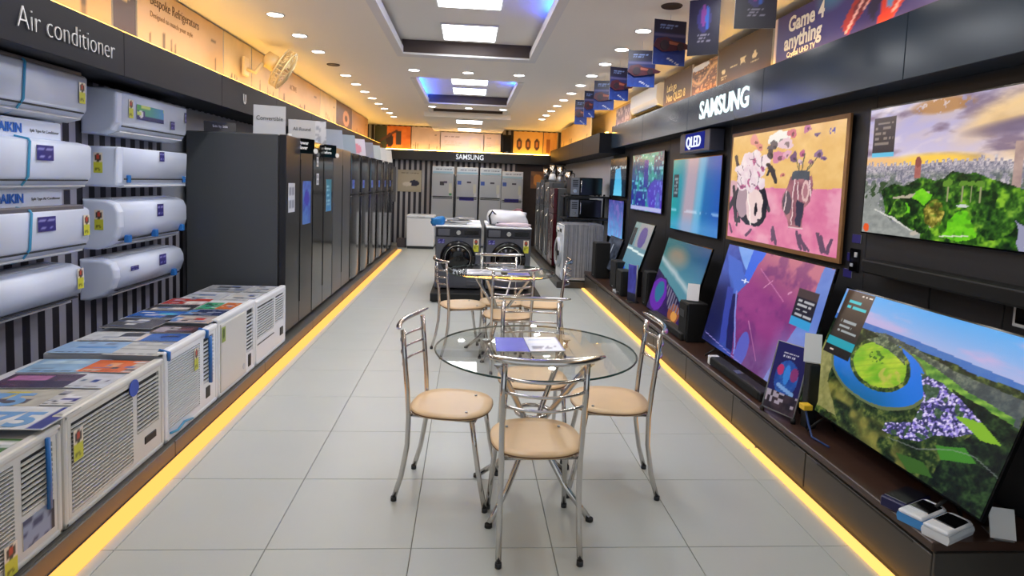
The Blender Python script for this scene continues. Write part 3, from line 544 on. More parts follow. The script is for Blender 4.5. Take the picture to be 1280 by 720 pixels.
for y, w in [(7.38, 'between the first two ceiling trays'), (10.87, 'just beyond the second ceiling tray')]:
    for x, s in [(-.7, 'on the fridge side'), (-.06, 'in the middle'), (.55, 'on the television side')]: downlight(x, y, 'round downlight %s of the row %s' % (s, w), True, 'downlights across the beams')

# ------------------------------------------------------------------ plinths
p = thing('display_plinth', 'long low grey plinth carrying the window air conditioners and the fridges', 'plinth', (-1.535, 0, 0))
MB().box(-.96, -.012, .4, 13.4, 0, .1).build('body', PLINTH, p)
for k in range(9): MB().rbox(-.012, 0, .4 + 1.44 * k + .003, .4 + 1.44 * (k + 1) - .003, .002, .1, .003, 1).build('panel', PLINTH, p)
p = thing('drawer_plinth', 'long dark drawer plinth with brown top below the televisions', 'plinth', (1.78, 2.06, 0))
MB().box(.014, .5, 0, 6.94, 0, .235).build('carcass', PLINTHR, p); MB().rbox(-.012, .5, -.01, 6.94, .236, .272, .004, 1).build('worktop', WOODTOP, p)
MB().rbox(.0, .5, -.012, 0, .03, .23, .002, 1).build('end_panel', PLINTHR, p)
for k in range(8):
    d = MB().rbox(0, .014, .867 * k + .004, .867 * (k + 1) - .004, .03, .215, .003, 1).build('drawer', PLINTHR, p); MB().box(-.002, .006, .867 * k + .1, .867 * k + .76, .205, .213).build('finger_slot', BLACK, d)
p = thing('display_plinth', 'dark low plinth under the wrapped washing machine and the far dark fridges', 'plinth', (1.36, 9.02, 0))
MB().rbox(0, .92, 0, 5.2, 0, .1, .005, 1).build('body', PLINTHR, p)
# ------------------------------------------------------------------ window air conditioners on the low plinth (front faces +x)
def strap(parent, pts, w, m=BLUETAPE, name='tape_strip'):
    return MB().tube(pts, w, 4, True).build(name, m, parent)
def label_on(parent, name, y, z, w, h, fn, x, m=PRINT, nx=10, ny=14, **k):
    return sheet(name, (x, y - w / 2, z + h / 2), (x, y + w / 2, z + h / 2), (x, y - w / 2, z - h / 2), nx, ny, fn, m, .002, parent, **k)
def slats(parent, y0, y1, z0, z1, pitch, m=WHITE, x=.012, name='grille', thick=.5):
    thick *= .8
    MB().box(-.03, -.002, y0, y1, z0, z1).build('grille_backing', SLOT, parent)
    b = MB(); n = int((z1 - z0) / pitch)
    for i in range(n):
        z = z0 + (i + .5) * pitch; t = pitch * thick / 2
        b.add([(x, y0, z - t), (x, y1, z - t), (x, y1, z + t * .6), (x, y0, z + t * .6), (.0, y0, z - t * .8), (.0, y1, z - t * .8), (.0, y1, z + t * .4), (.0, y0, z + t * .4)], [(0, 1, 2, 3), (3, 2, 6, 7), (1, 0, 4, 5), (5, 4, 7, 6)])
    return b.build(name, m, parent, kind='stuff')
def window_ac(lab, y0, y1, h, kind, m=WHITE):
    L = y1 - y0; t = thing('window_air_conditioner', lab, 'air conditioner', (-1.575, y0, .1), 0, 'window air conditioners on the plinth')
    MB().rbox(-.6, -.035, .005, L - .005, .0, h - .012, .008, 1).build('case', GREYP, t)
    def frame_(wins):                     # a front frame with rectangular windows left open, bevelled rim
        ys = sorted({0.012, L - .012, *[w[0] for w in wins], *[w[1] for w in wins]}); b = MB()
        x0, x1 = -.035, .014
        zt, zb = h - .0, .004
        b.rbox(x0, x1, 0, L, zt - .035, zt, .012, 2).rbox(x0, x1, 0, L, zb, zb + .03, .01, 2).rbox(x0, x1, 0, .03, zb, zt, .01, 2).rbox(x0, x1, L - .03, L, zb, zt, .01, 2)
        ws = sorted(wins); e = .03
        for (a, c, z0, z1) in ws + [(L - .03, L - .03, 0, 0)]:
            if a > e + .001: b.box(x0, .01, e, a, zb + .02, zt - .02)
            if c > a:
                if z1 < zt - .04: b.box(x0, .01, a, c, z1, zt - .02)
                if z0 > zb + .035: b.box(x0, .01, a, c, zb + .02, z0)
            e = c
        return b.build('front_frame', m, t)
    if kind == 'A':
        frame_([(.06, .44, .05, h - .05), (.475, L - .05, .19, h - .05)])
        slats(t, .06, .44, .05, h - .05, .0145, m); slats(t, .475, L - .05, .19, h - .05, .02, m, name='air_vent')
        sheet('control_display', (.013, .475, .17), (.013, L - .05, .17), (.013, .475, .06), 12, 8, lambda u, v: put(put(full(u, (146, 160, 190)), cell(u * 6, v * 5, 3) > .7, (60, 70, 110)), u > .88, (30, 34, 50)), PRINT, .003, t)
        strap(t, [(.02, .6, h - .02), (.022, .602, h * .6), (.02, .606, .15)], .009, BLUETAPE)
        label_on(t, 'energy_label', .41, .07, .06, .12, energy_label, .017)
    elif kind == 'B':
        frame_([(.05, .5, .05, h - .05), (.535, L - .05, .17, h - .05)])
        slats(t, .05, .5, .05, h - .05, .0165, m); slats(t, .535, L - .05, .17, h - .05, .02, m, name='air_vent')
        MB().rbox(0, .014, .6, L - .08, .09, .13, .004, 1).build('display', BLACK, t)
        label_on(t, 'energy_label', .085, h - .15, .06, .13, energy_label, .017); MB().disc((.016, .5, h - .06), .04, 'x', .004, 20).build('round_sticker', mat('blue_sticker', (34, 74, 190), .4), t)
    elif kind == 'C':
        frame_([(.04, .42, .06, h - .06), (.47, L - .06, .17, h - .05)])
        slats(t, .04, .42, .06, h - .06, .014, m, thick=.62); slats(t, .47, L - .06, .17, h - .05, .024, m, name='air_vent')
        for y in (.03, .5): strap(t, [(.018, y, h - .05), (.02, y, h - .01), (-.03, y, h + .004)], .012, BLUETAPE)
        strap(t, [(.02, .04, .05), (.022, .12, .035), (.02, .2, .05), (.022, .3, .03)], .007, CYANTAPE); strap(t, [(.02, .54, h - .05), (.022, .545, .16)], .012, BLUETAPE)
        MB().rbox(0, .014, .5, .56, .07, .14, .004, 1).build('display', SLOT, t); label_on(t, 'energy_label', .36, h - .14, .05, .13, energy_label, .017)
    elif kind == 'D':
        frame_([(.5, L - .04, .16, h - .05)])
        MB().rbox(.006, .02, .03, .47, .03, h - .04, .008, 2).build('front_cover', OFFW, t); slats(t, .5, L - .04, .16, h - .05, .026, m, name='air_vent', thick=.4)
        MB().rbox(0, .016, .53, .58, .05, .14, .004, 1).build('display', BLACK, t); label_on(t, 'energy_label', .06, h - .11, .06, .1, lambda u, v: put(full(u, (150, 170, 70)), ell(u, v, .5, .45, .3, .35), (60, 90, 30)), .023); MB().disc((.02, .42, .09), .02, 'x', .006, 16).build('control_knob', GREYP, t)
    else:
        frame_([(.03, .42, .2, h - .05), (.46, L - .05, .22, h - .05)])
        slats(t, .03, .42, .2, h - .05, .02, m, thick=.62); slats(t, .46, L - .05, .22, h - .05, .02, m, name='air_vent', thick=.62); MB().rbox(0, .015, .58, .66, .09, .16, .004, 1).build('display', SLOT, t); MB().box(.008, .013, .03, .42, .155, .162).build('panel_gap', SLOT, t)
    return t
window_ac('cream window air conditioner with blue strap, cut by the lower left picture corner', 1.73, 2.42, .45, 'A', OFFW)
window_ac('white window air conditioner with blue round sticker between grille and vent', 2.43, 3.22, .475, 'B', OFFW)
window_ac('white window air conditioner with blue tape pieces and a fine white grille', 3.23, 3.9, .5, 'C')
window_ac('white window air conditioner with a plain smooth front cover', 3.91, 4.58, .52, 'D')
window_ac('farthest white window air conditioner with two grilles beside the dark fridge', 4.6, 5.33, .5, 'E')
# split units for the wall: profile in (x, z), front +x
PROF = {'flat': [(0, 0), (.13, 0), (.19, .025), (.222, .08), (.228, .27), (.215, .285), (.15, .3), (0, .3)],
        'boxy': [(0, .0), (.19, .0), (.215, .012), (.222, .03), (.23, .255), (.225, .262), (0, .262)],
        'belly': [(0, .0), (.09, .0), (.16, .03), (.205, .08), (.23, .15), (.228, .25), (.205, .3), (.15, .325), (0, .33)],
        'slope': [(0, .0), (.06, .0), (.15, .03), (.2, .08), (.225, .15), (.222, .2), (.2, .245), (.15, .265), (0, .27)]}
def split_ac(lab, y0, L, z, kind, H=1.0, decor=()):
    t = thing('split_air_conditioner', lab, 'air conditioner', (XL + .005, y0, z), 0, 'split air conditioners on the wall')
    pr = [(x, zz * H) for x, zz in PROF[kind]]
    me = MB().prism(pr, 0, L).mesh('body', COOLW); bm = bmesh.new(); bm.from_mesh(me); bmesh.ops.bevel(bm, geom=[e for e in bm.edges if abs(e.verts[0].co.y - e.verts[1].co.y) < 1e-5], offset=.018, segments=3, profile=.5, affect='EDGES'); bm.to_mesh(me); bm.free(); link('body', me, t)
    cov = [(x + .004, zz) for x, zz in pr[-6:-1]] if kind != 'boxy' else [(x + .004, zz) for x, zz in pr[3:6]]
    n = len(cov); MB().add([(x, .06, zz) for x, zz in cov] + [(x, L - .02, zz) for x, zz in cov] + [(x - .012, .06, zz) for x, zz in cov] + [(x - .012, L - .02, zz) for x, zz in cov], [(i, i + 1, n + i + 1, n + i) for i in range(n - 1)] + [(0, n, 3 * n, 2 * n), (n - 1, 2 * n - 1, 4 * n - 1, 3 * n - 1)] + [(i, 2 * n + i, 2 * n + i + 1, i + 1) for i in range(n - 1)] + [(n + i, n + i + 1, 3 * n + i + 1, 3 * n + i) for i in range(n - 1)], True).build('front_cover', COOLW, t)
    zf = .055 * H if kind != 'boxy' else .05
    MB().box(pr[2][0] - .02, pr[3][0] + (.003 if kind != 'boxy' else .013), .07, L - .04, zf, zf + .008).build('air_slot', SLOT, t)
    MB().add([(pr[1][0], .07, .006), (pr[1][0], L - .04, .006), (pr[2][0] + .012, L - .04, pr[2][1] + .004), (pr[2][0] + .012, .07, pr[2][1] + .004), (pr[1][0], .07, -.004), (pr[1][0], L - .04, -.004), (pr[2][0] + .016, L - .04, pr[2][1] - .006), (pr[2][0] + .016, .07, pr[2][1] - .006)], [(0, 1, 2, 3), (7, 6, 5, 4), (0, 4, 5, 1), (3, 2, 6, 7), (0, 3, 7, 4), (1, 5, 6, 2)]).build('air_flap', GREYP, t)
    b = MB()
    for i in range(8): b.box(.03 + i * .014, .036 + i * .014, .1, L - .1, pr[-1][1] - .002, pr[-1][1] + .003)
    b.build('top_vent', GREYP, t, kind='stuff')
    xf = max(x for x, _ in pr) + .006
    for d in decor:
        k = d[0]
        if k == 'energy': label_on(t, 'energy_label', d[1], d[2], .055, .12, energy_label, xf + .002)
        if k == 'side': sheet('energy_label', (.08, -.002, d[2] + .06), (.135, -.002, d[2] + .06), (.08, -.002, d[2] - .07), 10, 14, energy_label, PRINT, .002, t)
        if k == 'band': MB().rbox(pr[-2][0] - .02, xf - .012, .05, L - .05, pr[-2][1] - .022, pr[-2][1] + .006, .004, 1).build('top_band', mat('dark_band', (104, 100, 104), .4), t)
        if k == 'navy': label_on(t, 'navy_sticker', d[1], d[2], d[3], d[4], navy_sticker, xf + .002, PRINT, 8, 8)
        if k == 'big': label_on(t, 'feature_sticker', d[1], d[2], .36, .1, ac_sticker, xf + .003, PRINT, 30, 12)
        if k == 'tape': strap(t, [(x_ + .012 * max(0, x_ - .08) / .15, d[1] + .01 * math.sin(i_), z_ + (.006 if z_ > .2 else 0)) for i_, (x_, z_) in enumerate(pr[1:][::-1])], .007, CYANTAPE)
        if k == 'bit': MB().rbox(xf - .03, xf + .002, d[1], d[1] + .04, d[2], d[2] + .05, .003, 1).build('tape_piece', BLUETAPE, t)
    return t
split_ac('topmost white split air conditioner cut by the left picture edge below the fascia lettering', 2.86, .95, 1.81, 'flat', .95, [('band',), ('tape', .42), ('energy', .88, .17)])
split_ac('second split air conditioner of the nearer column, navy sticker beside blue tape', 2.86, .98, 1.42, 'flat', .92, [('tape', .44), ('navy', .56, .2, .13, .08)])
split_ac('third white split air conditioner of the nearer column, dark line along its top', 2.86, .95, 1.04, 'flat', .95, [('band',), ('tape', .44), ('navy', .56, .2, .14, .08), ('energy', .9, .17)])
split_ac('lowest white split air conditioner of the nearer column with sloping shiny top', 2.84, .92, .73, 'slope', .95, [('energy', .86, .17)])
split_ac('topmost white split air conditioner of the farther column with green and blue feature sticker', 4.1, .97, 1.77, 'flat', 1., [('energy', .15, .18), ('big', .4, .17), ('navy', .93, .2, .03, .08), ('navy', .72, .12, .06, .06)])
split_ac('second split air conditioner of the farther column, boxy with a straight open slot', 4.1, .97, 1.43, 'boxy', 1., [('side', 0, .16), ('navy', .55, .22, .07, .07), ('bit', .1, .03), ('bit', .88, .03)])
split_ac('third split air conditioner of the farther column with rounded ends and small blue tape pieces', 4.1, .96, 1.02, 'belly', 1., [('side', 0, .2), ('navy', .52, .24, .09, .09), ('bit', .1, .04), ('bit', .86, .06), ('bit', .45, .05)])
split_ac('lowest split air conditioner of the farther column standing close above the leaflets', 4.06, .96, .69, 'slope', 1., [('navy', .6, .2, .1, .08), ('navy', .22, .19, .1, .03), ('bit', .78, .05)])
for z, lab in [(1.69, 'upper white block with blue brand lettering between two air conditioners'), (1.325, 'lower white block with dark blue brand lettering between two air conditioners')]:
    t = thing('brand_block', lab, 'sign', (XL + .005, 2.8, z), 0, 'brand blocks between air conditioners')
    MB().rbox(0, .16, 0, .87, 0, .105, .01, 2).build('body', COOLW, t)
    text('lettering', 'DAIKIN', .066, mat('blue_lettering', (24, 96, 190), .5), t, frame((.163, .355, .03), (0, 1, 0), (0, 0, 1)), .001, bold=.002, sx=.92)
    text('lettering', 'Split Type Air Conditioner', .021, SLOT, t, frame((.163, .615, .04), (0, 1, 0), (0, 0, 1)), .0005)
# printed leaflets lying on the window units: (x inner, x outer, y near, y far, label, colours)
LEAF = [(-2.02, -1.72, 2.28, 2.5, (206, 208, 214), [((50, 110, 190), (.2, .2, .7, .7))], 'pale leaflet with a blue square in its middle at the left picture edge'),
 (-2.05, -1.74, 2.52, 2.74, (190, 186, 170), [((206, 190, 90), (.3, .1, .6, .4)), ((96, 90, 100), (.1, .5, .8, .8))], 'beige leaflet with a yellow picture beside the sheet with blue digits'),
 (-2.1, -1.78, 2.76, 2.95, (90, 70, 96), [((180, 120, 170), (.1, .1, .6, .5)), ((60, 50, 80), (.5, .5, 1, 1))], 'purple picture leaflet beside the white sheet with three squares'),
 (-2.13, -1.8, 2.98, 3.2, (150, 186, 222), [((180, 206, 232), (.1, .1, .8, .4))], 'nearer of two sky blue leaflets lying against the wall'),
 (-2.15, -1.83, 3.22, 3.44, (150, 184, 224), [((96, 146, 206), (.3, .4, .9, .6))], 'farther of two sky blue leaflets lying against the wall'),
 (-2.15, -1.85, 3.47, 3.66, (206, 210, 216), [((70, 70, 76), (.6, .1, 1, .6))], 'white leaflet with a black corner beside the sky blue leaflets'),
 (-2.15, -1.85, 3.68, 3.92, (84, 84, 90), [((150, 150, 156), (.2, .2, .6, .5))], 'dark grey photo leaflet by the wall'),
 (-2.15, -1.86, 3.95, 4.15, (48, 104, 190), [((70, 170, 210), (.5, .3, .9, .6)), ((30, 30, 40), (.75, .6, 1, 1))], 'bright blue leaflet by the wall below the lowest far air conditioner'),
 (-2.15, -1.86, 4.17, 4.36, (60, 58, 62), [((210, 206, 200), (.1, .5, .9, .9))], 'black and white leaflet beyond the bright blue one'),
 (-2.15, -1.86, 4.38, 4.58, (188, 62, 54), [((230, 226, 226), (.5, .4, 1, 1))], 'red leaflet lying by the wall'),
 (-2.15, -1.86, 4.62, 4.88, (200, 206, 214), [((52, 104, 180), (.3, .1, .7, .3)), ((40, 44, 60), (.2, .5, .5, .7))], 'white leaflet with a blue stripe at the far wall corner of the row'),
 (-2.14, -1.82, 5.0, 5.28, (176, 180, 190), [((90, 96, 110), (.2, .2, .8, .5))], 'grey leaflet in the corner between wall and dark fridge'),
 (-1.86, -1.59, 1.8, 2.02, (86, 62, 140), [((60, 50, 110), (.1, .1, .6, .7)), ((180, 160, 210), (.6, .2, .9, .5))], 'violet leaflet half outside the lower left picture edge'),
 (-1.87, -1.59, 2.06, 2.29, (80, 120, 66), [((96, 160, 60), (.2, .4, .9, .7)), ((52, 58, 100), (0, .7, 1, 1)), ((190, 200, 196), (.5, .05, 1, .35))], 'green landscape leaflet on the cream air conditioner with the strap'),
 (-1.87, -1.56, 2.31, 2.54, (222, 226, 230), [((52, 58, 140), (.78, .0, .98, 1))], 'white sheet with large pale blue digits and a navy edge'),
 (-1.83, -1.57, 2.56, 2.75, (206, 206, 204), [((60, 56, 130), (.5, .5, .8, .8)), ((150, 150, 160), (.1, .1, .5, .4))], 'pale leaflet with a purple blot on the unit with the round sticker'),
 (-1.84, -1.57, 2.77, 2.97, (210, 214, 224), [((56, 76, 150), (.48, .4, .58, .62)), ((90, 110, 140), (.3, .44, .36, .58)), ((110, 100, 120), (.7, .44, .75, .56))], 'white sheet with three small squares in its middle'),
 (-1.86, -1.57, 2.99, 3.18, (224, 112, 56), [((236, 160, 110), (.3, .2, .5, .6)), ((196, 170, 160), (.7, 0, 1, 1))], 'orange leaflet on the near half of the row'),
 (-1.86, -1.58, 3.2, 3.45, (196, 198, 196), [((150, 152, 150), (.1, .2, .9, .3)), ((150, 152, 150), (.1, .5, .9, .6))], 'grey text sheet next to the orange leaflet'),
 (-1.86, -1.58, 3.47, 3.64, (56, 104, 186), [((36, 70, 150), (.4, .2, .8, .6)), ((220, 210, 200), (0, 0, .15, 1))], 'blue leaflet beyond the grey text sheet'),
 (-1.86, -1.59, 3.66, 3.82, (84, 60, 66), [((180, 170, 180), (.0, .1, .3, .9)), ((130, 84, 90), (.5, .3, .8, .7))], 'maroon leaflet with a grey edge'),
 (-1.86, -1.59, 3.84, 4.02, (190, 176, 172), [((190, 60, 60), (.5, .3, .75, .6)), ((80, 130, 190), (0, .2, .2, .9))], 'pale leaflet with a red ring pattern'),
 (-1.86, -1.6, 4.04, 4.22, (40, 58, 110), [((90, 140, 200), (0, .1, .25, .9)), ((24, 30, 60), (.4, .4, 1, .6))], 'navy leaflet with a light blue side'),
 (-1.72, -1.6, 4.24, 4.46, (206, 112, 50), [((180, 70, 40), (.3, .3, .7, .7))], 'small rust orange leaflet beside a green one'),
 (-1.85, -1.73, 4.24, 4.46, (70, 166, 120), [((40, 130, 90), (.3, .3, .8, .7))], 'small green leaflet beside the rust orange one'),
 (-1.84, -1.6, 4.64, 4.94, (206, 208, 212), [((70, 74, 90), (.6, .3, .8, .45))], 'near white leaflet on the farthest window air conditioner'),
 (-1.8, -1.6, 5.0, 5.26, (196, 200, 206), [((60, 70, 100), (.5, .4, .8, .55))], 'white leaflet at the end of the row in front of the dark fridge')]
ACTOP = [(1.73, .55), (2.43, .575), (3.23, .6), (3.91, .62), (4.6, .6), (9, .6)]
R_ = random.Random(5)
for i, (xa, xb, ya, yb, base, bl, lab) in enumerate(LEAF):
    z = max(h for (y, h), (y2, _) in zip(ACTOP, ACTOP[1:]) if y < yb and y2 > ya) - .012 + .003 + .0008 * (i % 3)
    a = R_.uniform(-.06, .06); c = Vector(((xa + xb) / 2, (ya + yb) / 2, z + .003)); ux = Vector((math.cos(a), math.sin(a), 0)) * (xb - xa) / 2; uu = Vector((-math.sin(a), math.cos(a), 0)) * (yb - ya) / 2
    o = sheet('leaflet', c - ux + uu, c + ux + uu, c - ux - uu, 26, 20, brochure(base, 200 + i, bl, 0 if 'digits' in lab or 'squares' in lab else 2 if 'sky blue' in lab or 'text' in lab else 9), GLOSSPRINT, .003, label=lab, cat='leaflet', group='leaflets on the window air conditioners')
    if 'digits' in lab: text('lettering', '75', .2, mat('pale_blue_ink', (112, 158, 206), .5), o, frame(c - ux * .78 - uu * .75 + Vector((0, 0, .0006)), ux, uu), .0004, bold=.006, sx=1.0)
# ------------------------------------------------------------------ refrigerators: local frame, doors face +x, y along the row
FR_DARK = mat('graphite_door', (44, 45, 49), .3, .35); FR_SIDE = mat('graphite_side', (76, 80, 84), .5, .2); FR_BLACK = mat('black_glass_door', (16, 17, 22), .1); FR_GREY = mat('grey_steel_door', (112, 114, 118), .34, .75); FR_MIRROR = mat('dark_mirror_door', (46, 46, 56), .14, .75); FR_SILVER = mat('silver_door', (168, 170, 172), .36, .7); FR_MAROON = mat('maroon_door', (70, 18, 26), .2); SEAL = mat('door_seal', (22, 22, 24), .7)
def CURVE(a, c):
    return [(-.06, a), (-.06, c)] + [(-.022 + .03 * math.sin(PI * i / 10) ** .6, c + (a - c) * i / 10) for i in range(11)]
def fridge(lab, loc, rz, wid, dep, h, layout, door, side, group, topcard=None, stick=(), handle=True):
    t = thing('refrigerator', lab, 'refrigerator', loc, rz, group)
    MB().rbox(-dep, -.07, 0, wid, .02, h, .008, 1).build('cabinet', side, t); MB().box(-.075, -.06, .012, wid - .012, .05, h - .01).build('door_seal', SEAL, t)
    b = MB()
    for x in (-dep + .05, -.12):
        for y in (.05, wid - .05): b.disc((x, y, .011), .02, 'z', .022, 10)
    b.build('foot', RUBBER, t)
    doors = {'two_side': [(0, wid / 2 - .002, .05, h), (wid / 2 + .002, wid, .05, h)], 'freezer_top': [(0, wid, .05, h * .68), (0, wid, h * .68 + .006, h)], 'freezer_low': [(0, wid, .05, h * .36), (0, wid, h * .36 + .006, h)], 'four': [(0, wid / 2 - .002, .05, h * .4), (wid / 2 + .002, wid, .05, h * .4), (0, wid / 2 - .002, h * .4 + .006, h), (wid / 2 + .002, wid, h * .4 + .006, h)]}[layout]
    for (a, c, z0, z1) in doors:
        d = (MB().prism(CURVE(a + .002, c - .002), z0, z1) if door is FR_MIRROR else MB().rbox(-.06, 0, a + .002, c - .002, z0, z1, .007, 2)).build('door', door, t)
        if door is FR_MIRROR:
            d.data.transform(Matrix(((1, 0, 0, 0), (0, 0, 1, 0), (0, 1, 0, 0), (0, 0, 0, 1)))); d.data.flip_normals()
            MB().rbox(-.02, .006, a + .004, a + .022, z0 + .01, z1 - .01, .004, 1).build('edge_trim', CHROME, d)
        if handle == 'bar':
            yb = c - .05; MB().tube([(0, yb, z0 + .1), (.035, yb, z0 + .14), (.035, yb, z1 - .14), (0, yb, z1 - .1)], .011, 8).build('handle', CHROME, d)
        elif handle:
            if layout in ('two_side', 'four'): yb = c - .012 if a == 0 else a + .006; MB().box(-.004, .003, yb, yb + .006, z0 + .2, z1 - .2).build('handle', SEAL, d)
            else: MB().box(-.01, .004, a + .03, c - .03, z1 - .03 if z0 < .1 else z0 + .004, z1 - .012 if z0 < .1 else z0 + .022).build('handle', SEAL, d)
    for n, (y, z, w, hh, fn) in enumerate(stick): sheet('sticker', (.005, y, z + hh), (.005, y + w, z + hh), (.005, y, z), 14, 18, fn, PRINT, .002, t)
    return t
G = 'tall refrigerators along the left wall'
FX = -1.595
fridge('large graphite refrigerator nearest the camera, its broad plain side behind the leaflets', (FX, 5.42, .1), 0, .9, .84, 1.8, 'two_side', FR_DARK, FR_SIDE, G, stick=[(.06, 1.12, .2, .26, spec_sheet), (.52, .98, .3, .42, blue_poster)])
fridge('black glass refrigerator with cyan sheet, second in the row from the camera', (FX, 6.34, .1), 0, .9, .8, 1.8, 'two_side', FR_BLACK, FR_SIDE, G, stick=[(.55, 1.06, .26, .36, cyan_sheet), (.12, 1.36, .1, .12, spec_sheet), (.12, 1.55, .08, .1, spec_sheet)])
fridge('plain grey steel refrigerator, third in the row from the camera', (FX, 7.27, .1), 0, 1.02, .8, 1.8, 'two_side', FR_GREY, FR_SIDE, G)
for k, (y0, w, d_, wd) in enumerate([(8.33, .78, 'nearest the grey steel one', FR_MIRROR), (9.13, .78, 'next but one to the grey steel one', FR_MIRROR), (9.93, .76, 'third of the mirror doored row', FR_MIRROR), (10.71, .74, 'fourth of the mirror doored row', FR_MIRROR), (11.47, .72, 'last but one before the back wall', FR_MIRROR), (12.21, .74, 'closest to the back wall', FR_MIRROR)]):
    fridge('dark mirror doored refrigerator with freezer on top, %s' % d_, (FX, y0, .1), 0, w, .75, 1.78, 'freezer_top', wd, FR_SIDE, G, stick=[(.08, 1.3, .16, .12, blue_poster)])
# cards and headers on top of the fridges
def card(lab, loc, rz, w, h, fn, txt=None, tm=None, tilt=.15, cat='sign card', name='header_card', sz=.07, grp='cards on top of the refrigerators', nx=20, ny=12):
    t = thing(name, lab, cat, loc, rz, grp)
    sy = math.sin(tilt) * h; sz_ = math.cos(tilt) * h
    sheet('panel', (-w / 2, sy, sz_), (w / 2, sy, sz_), (-w / 2, 0, 0), nx, ny, fn, PRINT, .006, t)
    MB().box(-w * .3, w * .3, .0, .09, 0, .006).build('base', GREYP, t)
    if txt: text('lettering', txt, sz, tm or SLOT, t, frame((0, sy * .45 - .003, sz_ * .5), (1, 0, 0), (0, math.sin(tilt), math.cos(tilt))), .0005, align='CENTER', sx=.85)
    return t
cw = lambda c: (lambda u, v: mixc(v, np.array(c) * .8, np.array(c) * .84))
card('large white header card reading Convertible on the nearest graphite refrigerator', (-1.8, 5.62, 1.9), .3, .27, .27, cw((216, 222, 230)), 'Convertible', sz=.055)
card('small dark tilted leaflet card at the wall end of the nearest graphite refrigerator', (-2.22, 5.6, 1.9), .5, .26, .1, cw((52, 50, 52)), 'Side by Side', LETTERW, sz=.03)
card('white curved header card between the first two refrigerators', (-1.72, 6.38, 1.9), .35, .26, .22, cw((226, 228, 232)), 'All Round', sz=.05)
card('white header card with grey pattern on the black glass refrigerator', (-1.78, 6.95, 1.9), .4, .34, .27, lambda u, v: put(full(u, (196, 198, 204)), (fbm(u * 8, v * 8, 5) > .55) * .6, (120, 124, 136)))
for k, (x, y, lab) in enumerate([(-1.72, 7.75, 'pale blue header card on the grey steel refrigerator'), (-1.72, 8.6, 'tilted header card on the first mirror doored refrigerator'), (-1.72, 9.4, 'header card with pink photo on the second mirror doored refrigerator'), (-1.72, 10.2, 'grey header card on the third mirror doored refrigerator'), (-1.72, 11.0, 'header card on the fourth mirror doored refrigerator from the grey steel one'), (-1.72, 11.8, 'white header card on the fifth mirror doored refrigerator'), (-1.72, 12.6, 'white rounded header card on the last refrigerator before the back wall')]):
    card(lab, (x, y, 1.89), .6, .3, .26, [cw((186, 200, 220)), cw((170, 190, 206)), lambda u, v: put(full(u, (196, 190, 200)), ell(u, v, .5, .6, .3, .3), (206, 130, 140)), cw((150, 150, 160)), cw((190, 200, 206)), cw((226, 228, 230)), cw((236, 236, 236))][k], tilt=.25)
for (y, s, lab) in [(5.88, 'Power\nSaver', 'black hang board with white words over the nearest refrigerator doors'), (6.84, 'Never\nBefore', 'black hang board with white words over the black glass refrigerator doors')]:
    t = thing('hang_board', lab, 'sign', (-1.58, y, 1.66 + .1), 1.0, 'black boards over refrigerator doors')
    MB().rbox(-.13, .15, 0, .012, -.0, .14, .003, 1).build('board', GLOSSB, t); MB().rbox(-.17, -.13, -.004, .012, -.02, .17, .003, 1).build('side_post', PAPER, t); MB().disc((.16, 0, .03), .025, 'y', .012, 12).build('round_sticker', PAPER, t); MB().box(-.1, .1, .012, .05, .13, .143).build('bracket', GLOSSB, t)
    text('lettering', s, .045, LETTERW, t, frame((.01, -.002, .085), (1, 0, 0), (0, 0, 1)), .0005, align='CENTER', bold=.001)
# banners above the left fascia: boards standing behind the cove strip
BX = -2.26
BANN = [(.2, 2.2, cream_banner(3, (200, 172, 132)), 'cream banner beyond the left edge of view'), (2.22, 4.04, cream_banner(4, (196, 158, 100)), 'amber lit banner at the left end over the Air conditioner lettering'), (4.06, 4.32, lambda u, v: put(full(u, (66, 48, 54)), ell(u, v, .5, .3, .3, .12), (206, 176, 120)), 'narrow dark plum banner strip with a pale figure'), (4.34, 5.76, cream_banner(7, (200, 168, 126)), 'cream banner about refrigerators with product figures'), (5.78, 6.47, cream_banner(8, (206, 184, 140)), 'narrow pale yellow banner just before the wall fan'), (6.49, 7.38, cream_banner(10, (206, 180, 132)), 'pale yellow banner behind the wall fan cage'), (7.4, 9.33, cream_banner(9, (196, 160, 116)), 'tan banner beyond the wall fan'), (9.35, 10.42, cream_banner(12, (206, 182, 142)), 'pale banner past the tan one'), (10.44, 11.8, fashion, 'dark reddish photo banner near the far end of the left wall'), (11.82, 13.6, cream_banner(13, (170, 130, 96)), 'brown banner nearest the back corner on the left wall')]
for y0, y1, fn, lab in BANN:
    t = thing('wall_banner', lab, 'banner', (BX, y0, 2.372), 0, 'banners above the air conditioners and refrigerators')
    sheet('panel', (0, 0, .46), (0, y1 - y0, .46), (0, 0, 0), 70, 22, fn, PRINT, .02, t)
    if 'refrigerators' in lab: text('lettering', 'Bespoke Refrigerators', .1, mat('brown_ink', (96, 70, 44), .6), t, frame((.002, .16, .335), (0, 1, 0), (0, 0, 1)), .0005, sx=.85); text('lettering', 'Designed to match your style', .055, mat('tan_ink', (140, 110, 76), .6), t, frame((.002, .16, .25), (0, 1, 0), (0, 0, 1)), .0005)
    if lab.startswith('tan'): text('lettering', 'ACTIVE', .09, mat('tan_ink', (140, 110, 76), .6), t, frame((.002, .4, .24), (0, 1, 0), (0, 0, 1)), .0005)
